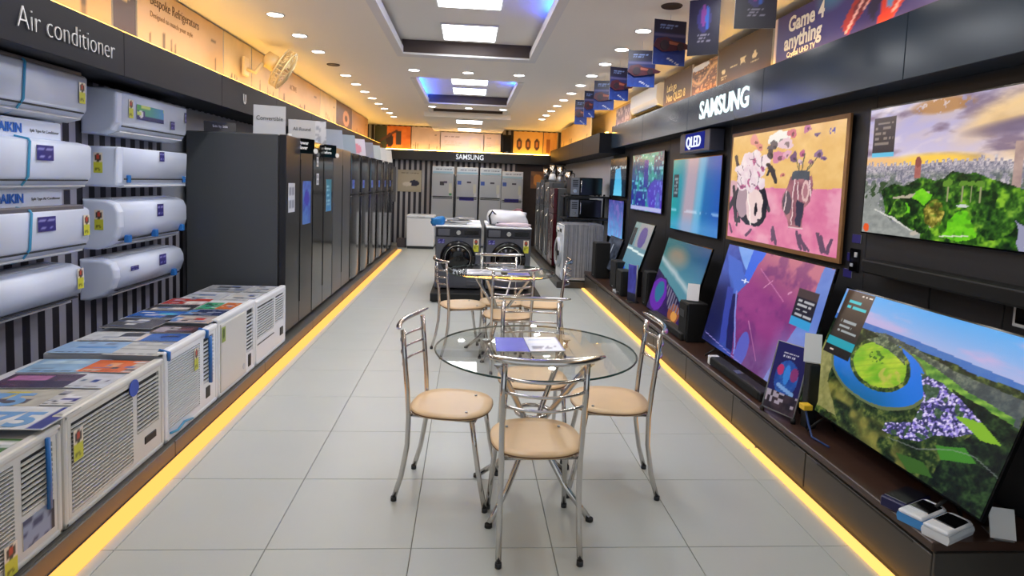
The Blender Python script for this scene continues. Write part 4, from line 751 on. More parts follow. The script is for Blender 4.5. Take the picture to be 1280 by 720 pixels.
# wall fan over the banners
t = thing('wall_fan', 'cream wall fan with round cage bracketed over the pale yellow banner', 'fan', (-2.235, 6.2, 2.62))
FANC = mat('cream_fan_plastic', (222, 200, 150), .4)
ax = Vector((.86, .15, -.5)).normalized(); c = Vector((.33, .16, -.01))
MB().rbox(0, .03, -.06, .06, -.12, .06, .008, 2).build('wall_plate', FANC, t); MB().tube([(.03, 0, -.05), (.1, .02, -.08), (.16, .06, .02)], .018, 8).build('arm', FANC, t)
MB().tube([c - ax * .2, c - ax * .19, c - ax * .09, c - ax * .06], [.055, .08, .085, .06], 16).build('motor_housing', FANC, t)
cg = MB(); a1 = ax.orthogonal().normalized(); b1 = ax.cross(a1)
cg.ring(c - ax * .035, .2, .008, ax, 32, 5).ring(c + ax * .035, .2, .008, ax, 32, 5)
for i in range(28):
    th = 2 * PI * i / 28; d = a1 * math.cos(th) + b1 * math.sin(th)
    cg.tube([c - ax * .07 + d * .05, c - ax * .055 + d * .15, c - ax * .035 + d * .2, c + ax * .035 + d * .2, c + ax * .06 + d * .14, c + ax * .07 + d * .03], .004, 4, False)
cg.build('cage', FANC, t); MB().disc(c + ax * .07, .045, ax, .012, 16).build('hub_badge', FANC, t)
for i in range(3):
    th0 = 2 * PI * i / 3; v = []
    for r, da, tw in [(.03, -.35, .01), (.03, .35, -.01), (.17, .5, -.02), (.185, 0, 0), (.17, -.45, .02)]: d = a1 * math.cos(th0 + da) + b1 * math.sin(th0 + da); v.append(c + d * r + ax * tw)
    n = len(v); MB().add(v + [p - ax * .004 for p in v], [list(range(n)), list(range(2 * n - 1, n - 1, -1))] + [(i_, n + i_, n + (i_ + 1) % n, (i_ + 1) % n) for i_ in range(n)]).build('blade', FANC, t)
# ------------------------------------------------------------------ back wall
for k, (x, lab, st) in enumerate([(-.885, 'silver refrigerator with dark stickers, nearest the wall poster on the back wall', [(.16, .06, .1, .1, lambda u, v: full(u, (60, 56, 70)))]), (-.315, 'second silver back wall refrigerator from the poster, with blue disc sticker and band', [(.02, .3, .1, .1, lambda u, v: full(u, (60, 90, 190)))]), (.23, 'third silver back wall refrigerator from the poster, without blue band', [(.02, .28, .1, .1, lambda u, v: full(u, (70, 110, 190)))]), (.745, 'shortest silver refrigerator on the back wall beside the brown wallpaper', [(.02, .3, .08, .05, lambda u, v: full(u, (80, 160, 150)))])]):
    hh = 1.66 if k == 3 else 1.72
    t = fridge(lab, (x + .002, 14.3, .0), -PI / 2, .515, .62, hh, 'freezer_top', FR_SILVER, FR_SIDE, 'silver refrigerators at the back wall')
    for ch in t.children:            # doors face the camera: turn the local +x to -y
        pass
    t.location.x = x; zb = 1.66 if k == 3 else 1.72
    y = .515
    for (yy, zz, w, h_, c) in [(.4, 1.28, .07, .22, (226, 226, 206)), (.41, 1.22, .06, .05, (90, 170, 110)), (.19, 1.45, .1, .09, (54, 54, 66)), (.28, 1.5, .08, .05, (90, 80, 110))][: (4 if k == 0 else 1)] + ([] if k == 0 else [(.03, 1.48, .09, .09, (64, 100, 196)), (.25, 1.52, .1, .04, (70, 66, 80)), (.42, 1.2, .06, .1, (236, 236, 236))]) + ([(.08, 1.11, .34, .08, (52, 48, 150))] if k in (1, 3) else []):
        sheet('sticker', (.004, yy, zz + h_), (.004, yy + w, zz + h_), (.004, yy, zz), 2, 2, cw(c), PRINT, .002, t)
    b = thing('header_box', ['white header box with blue line on the back refrigerator nearest the wall poster', 'white header box on the back refrigerator with the blue band', 'white header box on the third back refrigerator from the poster', 'lower white header box on the shortest back refrigerator'][k], 'sign', (x + .01, 14.32, hh), 0, 'header boxes on the back refrigerators')
    MB().rbox(0, .5, 0, .2, 0, .17, .005, 1).build('box', PAPER, b); sheet('print', (.01, -.003, .16), (.49, -.003, .16), (.01, -.003, .01), 30, 8, lambda u, v: words_(put(full(u, (206, 216, 226)), v > .7, (150, 186, 206)), u, v, .1, .25, .95, .5, 1, (70, 80, 110)), PRINT, .002, b)
t = thing('wall_poster', 'beige recipe poster with dark bowl on the striped back wall', 'poster', (-1.75, 14.97, 1.26)); sheet('panel', (0, 0, .53), (.57, 0, .53), (0, 0, 0), 30, 28, recipe_poster, PRINT, .012, t)
t = thing('wall_board', 'narrow grey board beside the beige recipe poster on the back wall', 'board', (-1.92, 14.975, 1.0)); MB().rbox(0, .13, -.02, .02, 0, .85, .004, 1).build('panel', mat('grey_board', (112, 114, 120), .5), t)
fr = thing('chest_freezer', 'small white chest freezer standing alone in front of the striped back wall', 'freezer', (-1.385, 13.75, 0))
MB().rbox(0, .62, 0, .55, .06, .7, .015, 2).build('body', WHITE, fr); lid = MB().rbox(-.005, .625, -.008, .56, .705, .765, .02, 3).build('lid', WHITE, fr); MB().rbox(.22, .4, -.02, -.006, .715, .735, .004, 1).build('handle', GREYP, lid); MB().box(.02, .6, .02, .5, 0, .06).build('base', SLOT, fr); MB().box(.07, .2, -.003, .001, .73, .745).build('badge', STEEL, lid)
t = thing('carton', 'small dark carton between the white chest freezer and the refrigerator row', 'box', (-1.62, 13.95, 0)); MB().rbox(0, .2, 0, .25, 0, .2, .004, 1).build('box', mat('dark_carton', (92, 84, 88), .7), t); MB().box(.09, .11, -.001, .25, .199, .202).build('tape', mat('carton_tape', (150, 130, 100), .4), t)
BB = [(-2.3, -1.45, kitchen_photo, 'orange kitchen photo banner at the fridge end of the back wall'), (-1.43, -.75, cream_banner(31, (206, 190, 196)), 'pale photo banner beside the orange kitchen photo'), (-.73, .3, pale_banner(5, (206, 200, 226)), 'lilac white banner above the back wall brand sign'), (.32, .72, pale_banner(8, (222, 206, 216)), 'pinkish white banner left of the black column speaker'), (1.03, 1.75, plates, 'amber banner with three dark round dishes on the back wall'), (1.77, 2.1, wood_cup, 'narrow amber banner at the television end of the back wall')]
for x0, x1, fn, lab in BB:
    t = thing('wall_banner', lab, 'banner', (x0, 14.86, 2.262), 0, 'banners on the back wall'); hb = .56 if x0 < -.75 or x0 > .9 else .47
    sheet('panel', (0, 0, hb), (x1 - x0, 0, hb), (0, 0, 0), 40, 22, fn, PRINT, .02, t)
t = thing('column_speaker', 'black column speaker standing on the back fascia beside the amber dishes banner', 'speaker', (.76, 14.74, 2.262)); MB().rbox(0, .22, 0, .2, 0, .46, .01, 2).build('cabinet', BLACK, t); MB().rbox(.015, .205, -.008, .0, .02, .44, .004, 1).build('grille', CLOTH, t); MB().box(.08, .14, -.01, -.007, .03, .05).build('badge', STEEL, t)

# ------------------------------------------------------------------ washing machines on the black platform in the middle
t = thing('platform', 'black low platform under the grey washing machines', 'platform', (-.46, 7.7, 0)); MB().rbox(0, 1.42, 0, 1.75, .015, .12, .006, 1).build('deck', BLACK, t); b = MB()
for x in (.05, 1.37):
    for y in (.05, 1.7): b.disc((x, y, .01), .03, 'z', .02, 10)
b.build('foot', RUBBER, t)
WMG = mat('washer_grey', (92, 94, 104), .35, .4); WMP = mat('washer_panel', (36, 36, 44), .2); GLASSD = mat('dark_door_glass', (10, 11, 14), .08)
def washer(lab, loc, rz, body=WMG, panel=WMP, ring_m=GLOSSB, top=WHITE, grp='front loading washing machines', stick=True):
    t = thing('washing_machine', lab, 'washing machine', loc, rz, grp); w, d, h = .6, .6, .85
    MB().rbox(0, w, .01, d, .015, h - .022, .012, 2).build('body', body, t); MB().rbox(-.003, w + .003, 0, d, h - .022, h, .008, 2).build('top_lid', top, t)
    pn = MB().rbox(.01, w - .01, -.004, .02, h - .15, h - .028, .006, 1).build('control_panel', panel, t)
    MB().disc((w * .5, -.012, h - .09), .03, 'y', .03, 20).build('dial', CHROME, pn); MB().rbox(.03, .19, -.01, 0, h - .135, h - .045, .006, 1).build('detergent_drawer', body, pn); MB().rbox(.38, .56, -.007, 0, h - .115, h - .06, .003, 1).build('display', GLOSSB, pn)
    dr = MB().ring((w / 2, -.004, .42), .195, .04, (0, 1, 0), 40, 8).build('door', ring_m, t)
    v = []; f = []; n = 28
    for k, (r, y) in enumerate([(.165, -.01), (.15, -.03), (.1, -.045), (.04, -.05)]): v += [(w / 2 + r * math.cos(2 * PI * i / n), y, .42 + r * math.sin(2 * PI * i / n)) for i in range(n)]
    f = [(k * n + i, k * n + (i + 1) % n, (k + 1) * n + (i + 1) % n, (k + 1) * n + i) for k in range(3) for i in range(n)] + [[3 * n + i for i in range(n)]]
    MB().add(v, f, True).build('door_glass', GLASSD, dr); MB().ring((w / 2, -.03, .42), .17, .007, (0, 1, 0), 36, 5).build('chrome_ring', CHROME, dr); MB().rbox(w / 2 + .19, w / 2 + .225, -.05, -.02, .38, .46, .008, 1).build('handle', BLACK, dr)
    MB().rbox(.42, .56, -.003, .012, .05, .12, .004, 1).build('filter_cover', body, t)
    if stick:
        sheet('energy_label', (w - .1, .006, h - .17), (w - .03, .006, h - .17), (w - .1, .006, h - .34), 8, 12, energy_label, PRINT, .002, t); sheet('navy_sticker', (.03, .006, h - .18), (.12, .006, h - .18), (.03, .006, h - .24), 6, 4, navy_sticker, PRINT, .002, t)
    b = MB()
    for x in (.05, .55):
        for y in (.06, .54): b.disc((x, y, .008), .022, 'z', .016, 10)
    b.build('foot', RUBBER, t); return t
w1 = washer('grey front loading washing machine under the pile of brochures', (-.425, 8.0, .12), 0)
w2 = dup(w1, (.24, 8.0, .12), 0, label='grey front loading washing machine under the white plastic bundle')
w3 = dup(w1, (-.425, 8.72, .12), 0, label='grey washing machine behind the one with the brochure pile, only its white top showing')
w4 = dup(w1, (.24, 8.72, .12), 0, label='grey washing machine behind the one with the white bundle, only its white top showing')
for i, (x, y, w, l, a, lab, c) in enumerate([(-.2, 8.3, .34, .25, .1, 'lowest grey brochure of the pile on the washing machine', (120, 126, 140)), (-.16, 8.32, .32, .24, -.2, 'white and blue brochure second from the bottom of the pile', (206, 214, 224)), (-.12, 8.28, .3, .22, .25, 'dark picture brochure in the middle of the pile', (66, 66, 76)), (-.2, 8.36, .3, .2, .05, 'silvery brochure near the top of the pile', (160, 166, 180)), (-.06, 8.34, .22, .2, .4, 'small black topmost brochure of the pile', (40, 42, 50))]):
    z = .973 + .018 * i; ux = Vector((math.cos(a), math.sin(a), 0)) * w / 2; uu = Vector((-math.sin(a), math.cos(a), 0)) * l / 2; c0 = Vector((x, y, z + .016))
    sheet('brochure', c0 - ux + uu, c0 + ux + uu, c0 - ux - uu, 12, 10, brochure(c, 300 + i, [((60, 110, 180), (.2, .3, .5, .6))]), GLOSSPRINT, .016, label=lab, cat='brochure', group='brochure pile on the washing machine')
def lumpy(name, lab, cat, loc, s, m, seed, amp=.25, flat=True):
    bm = bmesh.new(); bmesh.ops.create_icosphere(bm, subdivisions=3, radius=1)
    for v in bm.verts:
        p = v.co; q = Vector((np.sign(p.x) * abs(p.x) ** .7, np.sign(p.y) * abs(p.y) ** .7, np.sign(p.z) * abs(p.z) ** .75)); k = 1 + amp * (float(fbm(np.array([p.x * 2 + seed]), np.array([p.y * 2 + p.z * 3 + seed]), seed, 3)[0]) - .5) * 2
        v.co = Vector((q.x * s[0], q.y * s[1], q.z * s[2])) * k
        if flat: v.co.z = max(v.co.z, -s[2] * .75)
    me = bpy.data.meshes.new(name); bm.to_mesh(me); bm.free(); me.polygons.foreach_set('use_smooth', [True] * len(me.polygons)); me.materials.append(m)
    o = link(name, me); o.location = (loc[0], loc[1], loc[2] + s[2] * .75); return tagp(o, lab, cat)
lumpy('plastic_bundle', 'white plastic wrapped bundle lying on the washing machine', 'bundle', (.54, 8.42, .97), (.3, .26, .12), mat('white_film', (226, 228, 234), .25), 3)
lumpy('plastic_bundle', 'pinkish white folded cover lying in front of the white bundle', 'bundle', (.62, 8.16, .97), (.24, .1, .03), mat('pink_film', (226, 206, 214), .4), 5)
lumpy('cloth', 'bright blue crumpled cloth on the corner of the washing machine', 'cloth', (-.41, 8.14, .95), (.09, .1, .075), mat('blue_cloth', (34, 120, 190), .6), 8, .5)
lumpy('bag', 'dark red bag beyond the washing machine with the white bundle', 'bag', (.74, 9.1, .97), (.09, .09, .12), mat('red_bag', (96, 24, 44), .5), 12)
t = thing('spare_hose', 'black curved hose lying over the white plastic bundle', 'hose', (.3, 8.2, .97)); MB().tube([(0, 0, .02), (-.02, .02, .13), (.02, .04, .2), (.07, .03, .15), (.1, .0, .03)], .014, 8).build('tube', BLACK, t); MB().disc((.1, 0, .02), .02, 'z', .03, 12).build('connector', GREYP, t)

# ------------------------------------------------------------------ far right: wrapped machine, microwaves, dark fridges
FILM = mat('grey_film', (142, 144, 152), .25, bump=.8, scale=14, var=.2)
t = washer('white front loading washing machine wrapped in grey plastic film beside the far televisions', (1.42, 9.66, .1), -PI / 2, WHITE, WHITE, GREYP, WHITE, 'front loading washing machines', False)
b = MB(); R2 = random.Random(3); nx_, nz_ = 26, 8; v = []
for k in range(nz_ + 1):
    for i in range(nx_ + 1): v.append((.02 + .02 * R2.random() * 0 + .6 * i / nx_, .0, k / nz_))
prof = []
for i in range(60): prof.append((.03 + .6 * i / 59, .014 * R2.random()))
P_ = [(y, .612 + e) for y, e in prof] + [(y, -.012 - e) for y, e in prof[::-1]]
n = len(P_); vv = [(xx, yy, z) for z in (.06, .45, .868) for yy, xx in P_]
b.add(vv, [(k * n + i, k * n + (i + 1) % n, (k + 1) * n + (i + 1) % n, (k + 1) * n + i) for k in range(2) for i in range(n)] + [[2 * n + i for i in range(n)]]); b.build('plastic_wrap', FILM, t)
sh = thing('shelf_rack', 'black two tier rack holding microwave ovens above the wrapped washing machine', 'rack', (1.6, 9.78, .1)); b = MB()
for x in (0, .68):
    for y in (0, .44): b.box(x, x + .03, y, y + .03, 0, 1.32)
b.build('posts', BLACK, sh)
for z in (.9, 1.26): MB().rbox(-.05, .73, -.02, .49, z, z + .03, .004, 1).build('shelf', BLACK, sh)
def microwave(lab, loc):
    t = thing('microwave_oven', lab, 'microwave', loc, 0, 'microwave ovens on the rack'); MB().rbox(0, .52, .02, .4, .012, .3, .008, 1).build('case', BLACK, t); d = MB().rbox(.15, .52, 0, .02, .014, .298, .006, 1).build('door', GLOSSB, t); MB().tube([(.17, 0, .05), (.17, -.03, .07), (.17, -.03, .24), (.17, 0, .26)], .008, 8).build('handle', CHROME, d); p = MB().rbox(0, .147, 0, .02, .014, .298, .006, 1).build('control_panel', STEEL, t); MB().disc((.07, -.006, .08), .03, 'y', .016, 18).build('dial', CHROME, p)
    b = MB()
    for i in range(4): b.box(.03, .12, -.003, .002, .15 + i * .03, .168 + i * .03)
    b.build('buttons', SLOT, p); b = MB()
    for x in (.04, .48):
        for y in (.05, .36): b.disc((x, y, .007), .014, 'z', .014, 8)
    b.build('foot', RUBBER, t); return t
microwave('black microwave oven on the upper rack tier', (1.64, 9.79, 1.39)); microwave('black microwave oven on the lower rack tier', (1.64, 9.79, 1.03))
for k, (y, w, h, dm, lab) in enumerate([(10.4, .62, 1.4, FR_MAROON, 'dark maroon refrigerator between the microwaves and the grey far refrigerators'), (11.1, .66, 1.5, FR_GREY, 'grey far refrigerator with chrome handle beside the maroon one'), (11.85, .66, 1.55, FR_DARK, 'graphite far refrigerator with chrome handle on the television side'), (12.6, .66, 1.5, FR_GREY, 'grey far refrigerator nearest the brown wallpaper')]):
    fridge(lab, (1.46, y + w, .1), PI, w, .62, h, 'freezer_top', dm, FR_SIDE, 'far refrigerators on the television side', handle='bar')
t = thing('wall_poster', 'small orange photo poster on the brown wallpaper of the back wall', 'poster', (1.5, 14.95, 1.45)); sheet('panel', (0, 0, .42), (.42, 0, .42), (0, 0, 0), 20, 20, lambda u, v: put(mixc(fbm(u * 6, v * 6, 77), (90, 60, 50), (200, 140, 80)), ell(u, v, .4, .5, .25, .35), (226, 150, 70)), PRINT, .012, t)
def jar(lab, x, y, z, m):
    t = thing('mixer_jar', lab, 'mixer', (x, y, z), 0, 'mixer jars on the far refrigerators'); MB().tube([(0, 0, 0), (0, 0, .02), (0, 0, .1), (0, 0, .12)], [.07, .08, .06, .05], 14).build('motor_base', m, t); j = MB().tube([(0, 0, .12), (0, 0, .16), (0, 0, .3)], [.045, .055, .065], 14).build('jar', CHROME, t); MB().tube([(.06, 0, .28), (.1, 0, .26), (.1, 0, .2), (.055, 0, .17)], .009, 6).build('handle', BLACK, j); MB().disc((0, 0, .31), .066, 'z', .02, 14).build('lid', BLACK, j)
jar('steel mixer jar on the grey far refrigerator beside the maroon one', 1.7, 11.4, 1.6, STEEL); jar('steel mixer jar with white base on the graphite far refrigerator', 1.65, 12.1, 1.65, WHITE); jar('steel mixer jar on the farthest grey refrigerator', 1.62, 12.9, 1.6, BLACK); jar('black based mixer jar on the maroon refrigerator', 1.75, 10.7, 1.5, BLACK)
# ------------------------------------------------------------------ televisions: screens face -x, left of the picture is the far end
def tv(lab, TL, TR, BL, fn, nx, ny, group, thick=.045, bez=.008, frame_m=GLOSSB, feet=False, stand=None):
    TL, TR, BL = Vector(TL), Vector(TR), Vector(BL); a = (TR - TL).normalized(); d = (BL - TL).normalized(); n = a.cross(-d); org = (BL + TR - TL + BL) / 2
    t = thing('television', lab, 'television', org, 0, group); q = lambda p: p - org
    A, B, Cc, D = [q(p) for p in (TL - a * bez - d * bez, TR + a * bez - d * bez, TR + BL - TL + a * bez + d * bez, BL - a * bez + d * bez)]
    f0 = n * .004; f1 = -n * thick; i_ = (B - A) * .12 + (D - A) * .12
    MB().add([p + f0 for p in (A, B, Cc, D)] + [p - n * .012 for p in (A, B, Cc, D)], [(3, 2, 1, 0), (4, 5, 6, 7)] + [(i, (i + 1) % 4, 4 + (i + 1) % 4, 4 + i) for i in range(4)]).build('frame', frame_m, t)
    c4 = (A + B + Cc + D) / 4; ins = [c4 + (p - c4) * .82 for p in (A, B, Cc, D)]
    MB().add([p - n * .012 for p in ins] + [p + f1 for p in ins], [(3, 2, 1, 0), (4, 5, 6, 7)] + [(i, (i + 1) % 4, 4 + (i + 1) % 4, 4 + i) for i in range(4)]).build('back_housing', BLACK, t)
    picture('screen', q(TL) + n * .005, q(TR) + n * .005, q(BL) + n * .005, nx, ny, fn, SCREEN, t)
    if feet:
        for s in (.16, .84):
            p = D + (Cc - D) * s; zf = .273 - org.z
            MB().tube([(p.x + .1, p.y, zf + .008), (p.x + .05, p.y, p.z), (p.x - .06, p.y, zf + .008)], .008, 6).build('foot', BLACK, t)
    return t
GU, GL = 'televisions hung on the charcoal wall', 'televisions leaning above the drawers'
XW = 2.275
tv('large television showing a city park under a cloudy sunset sky', (XW, 3.35, 2.04), (XW, 2.11, 2.04), (XW, 3.35, 1.35), city_park, 260, 146, GU)
tv('wood framed television showing two vases of flowers on yellow and pink', (XW, 5.16, 2.02), (XW, 3.57, 2.02), (XW, 5.16, 1.165), flower_painting, 220, 130, GU, .05, .03, mat('oak_frame', (150, 108, 66), .5, var=.2, scale=30))
tv('television showing broad teal and pale ribbons below the blue lit sign', (XW, 6.68, 1.875), (XW, 5.38, 1.875), (XW, 6.68, 1.12), teal_ribbon, 90, 60, GU)
tv('television showing a blue and green sparkling picture', (XW, 8.4, 2.0), (XW, 7.04, 2.0), (XW, 8.4, 1.26), sparkle, 80, 60, GU)
tv('small far television with a pale blue gown shape on black', (XW, 9.74, 2.0), (XW, 8.75, 2.0), (XW, 9.74, 1.42), jelly, 50, 50, GU)
tv('small far television with lilac and light blue streaks below the gown picture', (XW, 9.74, 1.35), (XW, 8.8, 1.35), (XW, 9.74, .77), lilac, 50, 50, GU)
tv('large leaning television showing a green river bend and purple town', (2.15, 3.25, 1.03), (2.15, 2.02, 1.03), (1.92, 3.25, .38), river_valley, 320, 180, GL, feet=True)
tv('large leaning television showing pink and blue abstract shapes', (2.1, 4.71, 1.13), (2.1, 3.29, 1.13), (1.92, 4.71, .36), purple_abstract, 200, 120, GL, feet=True)
tv('leaning television showing a teal shore over dark purple swirls', (2.12, 6.25, 1.04), (2.12, 5.1, 1.04), (1.92, 6.25, .3), teal_shore, 120, 80, GL, feet=True)
tv('leaning television showing a grey white scene with a purple arch', (2.12, 7.5, 1.13), (2.12, 6.75, 1.13), (1.92, 7.5, .5), grey_arch, 50, 50, GL)
tv('small dark leaning television with a dim city picture beside the wrapped washing machine', (2.1, 8.75, .84), (2.1, 8.05, .84), (1.95, 8.75, .42), dim_city, 30, 30, GL)
t = thing('lit_sign', 'dark sign box with blue lit letters above the teal ribbon television', 'sign', (2.16, 6.2, 1.92)); MB().rbox(0, .14, -.78, 0, 0, .2, .006, 1).build('box', mat('slate_box', (62, 66, 84), .4), t)
text('lettering', 'QLED', .15, emis('blue_white_lettering', (225, 232, 255), 1.3), t, frame((-.008, -.2, .05), (0, -1, 0), (0, 0, 1)), .004, bold=.001, sx=1.0); MB().rbox(-.004, 0, -.66, -.16, .025, .185, .002, 1).build('halo_stand_in', emis('blue_halo', (60, 70, 200), .4), t)  # glowing plate stands in for the soft blue halo around the letters
# small wall pieces by the frame television
for (y, z, lab) in [(3.44, 1.3, 'navy card on the charcoal wall, highest of three beside the flower television'), (3.475, 1.185, 'navy card on the charcoal wall, middle of three beside the flower television'), (3.5, 1.085, 'navy card on the charcoal wall, lowest of three beside the flower television')]:
    sheet('price_card', (2.303, y + .04, z + .025), (2.303, y - .04, z + .025), (2.303, y + .04, z - .025), 10, 6, navy_sticker, PRINT, .004, label=lab, cat='card', group='navy cards on the wall')
t = thing('switch_plate', 'black switch plate beside the navy cards', 'switch', (2.3, 3.4, 1.1)); MB().rbox(0, .01, 0, .09, 0, .14, .004, 1).build('plate', GLOSSB, t); MB().rbox(-.004, .004, .015, .04, .09, .12, .002, 1).build('switch', GREYP, t); MB().rbox(-.004, .004, .05, .075, .03, .05, .002, 1).build('socket', GREYP, t)
t = thing('wall_outlet', 'white framed socket on the wall above the right end of the river valley television', 'socket', (2.3, 2.27, 1.03)); MB().rbox(0, .012, 0, .1, 0, .1, .004, 1).build('plate', PAPER, t); MB().rbox(-.003, .004, .015, .085, .015, .085, .003, 1).build('insert', GLOSSB, t)
t = thing('soundbar_shelf', 'long black soundbar mounted below the city park television', 'soundbar', (2.19, 2.1, 1.13)); MB().rbox(0, .12, 0, 1.12, 0, .075, .012, 2).build('body', BLACK, t); MB().rbox(-.004, .004, .02, 1.1, .008, .067, .003, 1).build('grille', CLOTH, t)
MB().tube([(.1, .72, 0), (.1, .725, -.08), (.105, .71, -.2)], .005, 6).build('cable', BLACK, t); MB().tube([(.1, .3, 0), (.1, .305, -.1), (.105, .3, -.22)], .005, 6).build('cable', BLACK, t)
# soundbars, speakers and boxes on the drawer top
ZT = .272
def soundbar(lab, x, y0, L, end=None):
    t = thing('soundbar', lab, 'soundbar', (x, y0, ZT), 0, 'soundbars on the drawers'); MB().rbox(0, .09, 0, L, 0, .062, .012, 2).build('body', BLACK, t); MB().rbox(-.004, .002, .02, L - .02, .008, .054, .002, 1).build('grille', CLOTH, t); MB().box(.02, .07, L * .45, L * .55, .061, .064).build('touch_panel', GLOSSB, t)
    if end: MB().rbox(-.006, .07, L - .035, L + .004, 0, .066, .004, 1).build('end_sticker', PAPER, t)
    return t
soundbar('black soundbar with white end sticker below the pink and blue television', 1.81, 3.5, .8, True); soundbar('black soundbar below the teal shore television', 1.83, 4.95, .95)
def tower(lab, x, y, w, d, h, z=ZT, grp='black speakers along the drawers'):
    t = thing('speaker', lab, 'speaker', (x, y, z), 0, grp); MB().rbox(0, w, 0, d, 0, h, .008, 2).build('cabinet', BLACK, t); g = MB().rbox(-.008, 0, .01, d - .01, .012, h - .012, .003, 1).build('grille', CLOTH, t); MB().box(-.01, -.007, d * .4, d * .6, .03, .042).build('badge', STEEL, g); return t
s1 = tower('black box speaker carrying a white card between the teal shore and pink televisions', 1.86, 4.9, .17, .2, .33)
MB().box(-.012, -.008, .06, .16, .2, .26).build('logo_plate', SLOT, s1)
tower('black box speaker beside the slim blue stand, nearest the arch television', 1.82, 6.95, .24, .26, .3); tower('low black subwoofer left of the slim blue stand', 1.85, 7.35, .26, .3, .36); tower('tall slim black speaker in front of the wrapped washing machine', 1.72, 8.2, .2, .22, .56, .0) if False else tower('tall slim black speaker in front of the wrapped washing machine', 1.79, 8.3, .2, .24, .5)
tower('black speaker box between the teal shore television and the slim blue stand', 1.95, 6.36, .12, .18, .38)
def white_card(lab, loc, rz, w, h, tilt=.3):
    t = thing('card_stand', lab, 'card', loc, rz, 'white cards on stands'); s, c = math.sin(tilt) * h, math.cos(tilt) * h
    MB().add([(-w / 2, 0, .004), (w / 2, 0, .004), (w / 2, s, c), (-w / 2, s, c), (-w / 2, .006, .002), (w / 2, .006, .002), (w / 2, s + .006, c - .002), (-w / 2, s + .006, c - .002)], [(0, 1, 2, 3), (7, 6, 5, 4), (0, 4, 5, 1), (1, 5, 6, 2), (2, 6, 7, 3), (3, 7, 4, 0)]).build('card', PAPER, t); MB().rbox(-w * .4, w * .4, -.01, .09, 0, .005, .002, 1).build('foot', STEEL, t)
    return t
white_card('white card leaning on the black speaker below the teal shore television', (1.93, 5.0, ZT + .335), -.5, .1, .15); white_card('white card on the drawers between the pink abstract and river valley televisions', (1.9, 3.13, .632), -.5, .085, .16, .2)
cs = thing('card_riser', 'slim dark riser under the white card beside the upright poster', 'block', (1.875, 3.1, ZT)); MB().rbox(0, .06, 0, .06, 0, .355, .004, 1).build('block', BLACK, cs); MB().box(.002, .058, .002, .058, .354, .358).build('pad', RUBBER, cs)
white_card('small square white card stand on the near drawer corner', (2.06, 2.062, ZT), -.3, .085, .115, .3)
# upright game poster on an easel stand
t = thing('poster_stand', 'upright glossy poster of blue armoured figures leaning in front of the pink television', 'poster', (1.79, 3.2, ZT))
P0, P1 = Vector((-.03, .17, .03)), Vector((.05, -.03, .03)); U_ = Vector((.09, .03, .385))
sheet('panel', P0 + U_, P1 + U_, P0, 44, 70, game_poster, GLOSSPRINT, .006, t)
n_ = (P1 - P0).cross(U_).normalized()
MB().tube([P0 - n_ * .003, P1 - n_ * .003, P1 + U_ - n_ * .003, P0 + U_ - n_ * .003, P0 - n_ * .003], .006, 6).build('frame', STEEL, t)
MB().tube([P0 + Vector((0, 0, -.028)), P0 + Vector((0, 0, .0))], .014, 8).build('clip_foot', BLACK, t); MB().tube([P1 + Vector((0, 0, -.028)), P1 + Vector((0, 0, .0))], .014, 8).build('clip_foot', BLACK, t); MB().tube([P0 * .5 + P1 * .5 + U_ * .6 - n_ * .012, P0 * .5 + P1 * .5 + Vector((.17, .06, -.026))], .008, 6).build('rear_strut', BLACK, t)
t = thing('cable_tag', 'yellow tag on a blue cable beside the upright poster', 'cable', (1.84, 3.06, ZT)); MB().tube([(0, 0, .13), (.01, -.02, .06), (.0, -.08, .007), (.02, -.2, .006)], .006, 6).build('cable', mat('blue_cable', (40, 70, 130), .5), t); MB().rbox(-.02, .03, -.02, .03, .125, .155, .003, 1).build('tag', mat('yellow_tag', (240, 196, 50), .5), t)
t = thing('slim_stand', 'slim blue poster stand on the drawers left of the teal shore television', 'poster', (1.83, 6.62, ZT)); sheet('panel', (0, .1, .42), (.05, -.06, .42), (0, .1, .0), 16, 30, lambda u, v: put(mixc(fbm(u * 4, v * 7, 9), (40, 34, 130), (100, 110, 220)), v > .75, (30, 30, 50)), PRINT, .008, t); MB().tube([(.056, -.063, 0), (.056, -.063, .43)], .01, 8).build('side_rail', STEEL, t); MB().rbox(-.02, .1, -.06, .1, 0, .008, .003, 1).build('foot', BLACK, t)
t = thing('remote_box', 'flat grey box on the drawer edge below the far speakers', 'box', (1.8, 7.15, ZT)); MB().rbox(0, .09, 0, .16, 0, .03, .004, 1).build('box', GREYP, t); MB().box(.01, .08, .02, .1, .029, .031).build('lid_print', SLOT, t)
# card terminals
def terminal(lab, loc, rz, side):
    t = thing('card_terminal', lab, 'card terminal', loc, rz, 'card payment terminals on the drawer top')
    MB().prism([(-.045, .0), (.045, .0), (.05, .02), (.046, .034), (-.046, .034), (-.05, .02)], -.09, .09).build('body', side, t)
    MB().rbox(-.047, .047, -.092, .09, .03, .05, .012, 3).build('top_shell', WHITE, t); MB().rbox(-.038, .038, -.035, .07, .047, .053, .003, 1).build('display', GLOSSB, t); MB().rbox(-.04, .04, .055, .095, .012, .052, .012, 2).build('printer_cover', WHITE, t); return t
terminal('white card terminal at the near drawer corner', (1.87, 2.105, ZT), -1.15, WHITE); terminal('white card terminal with light blue side behind the other terminal', (1.845, 2.205, ZT), -1.15, mat('sky_blue_plastic', (70, 150, 220), .4))
t = thing('card_box', 'dark navy box next to the card terminals', 'box', (1.83, 2.3, ZT), -1.15); MB().rbox(-.05, .05, -.07, .12, 0, .045, .005, 1).build('box', mat('navy_box', (28, 26, 78), .4), t); MB().rbox(-.045, .045, -.05, .11, .044, .048, .002, 1).build('lid', mat('dark_box_lid', (18, 18, 28), .3), t)
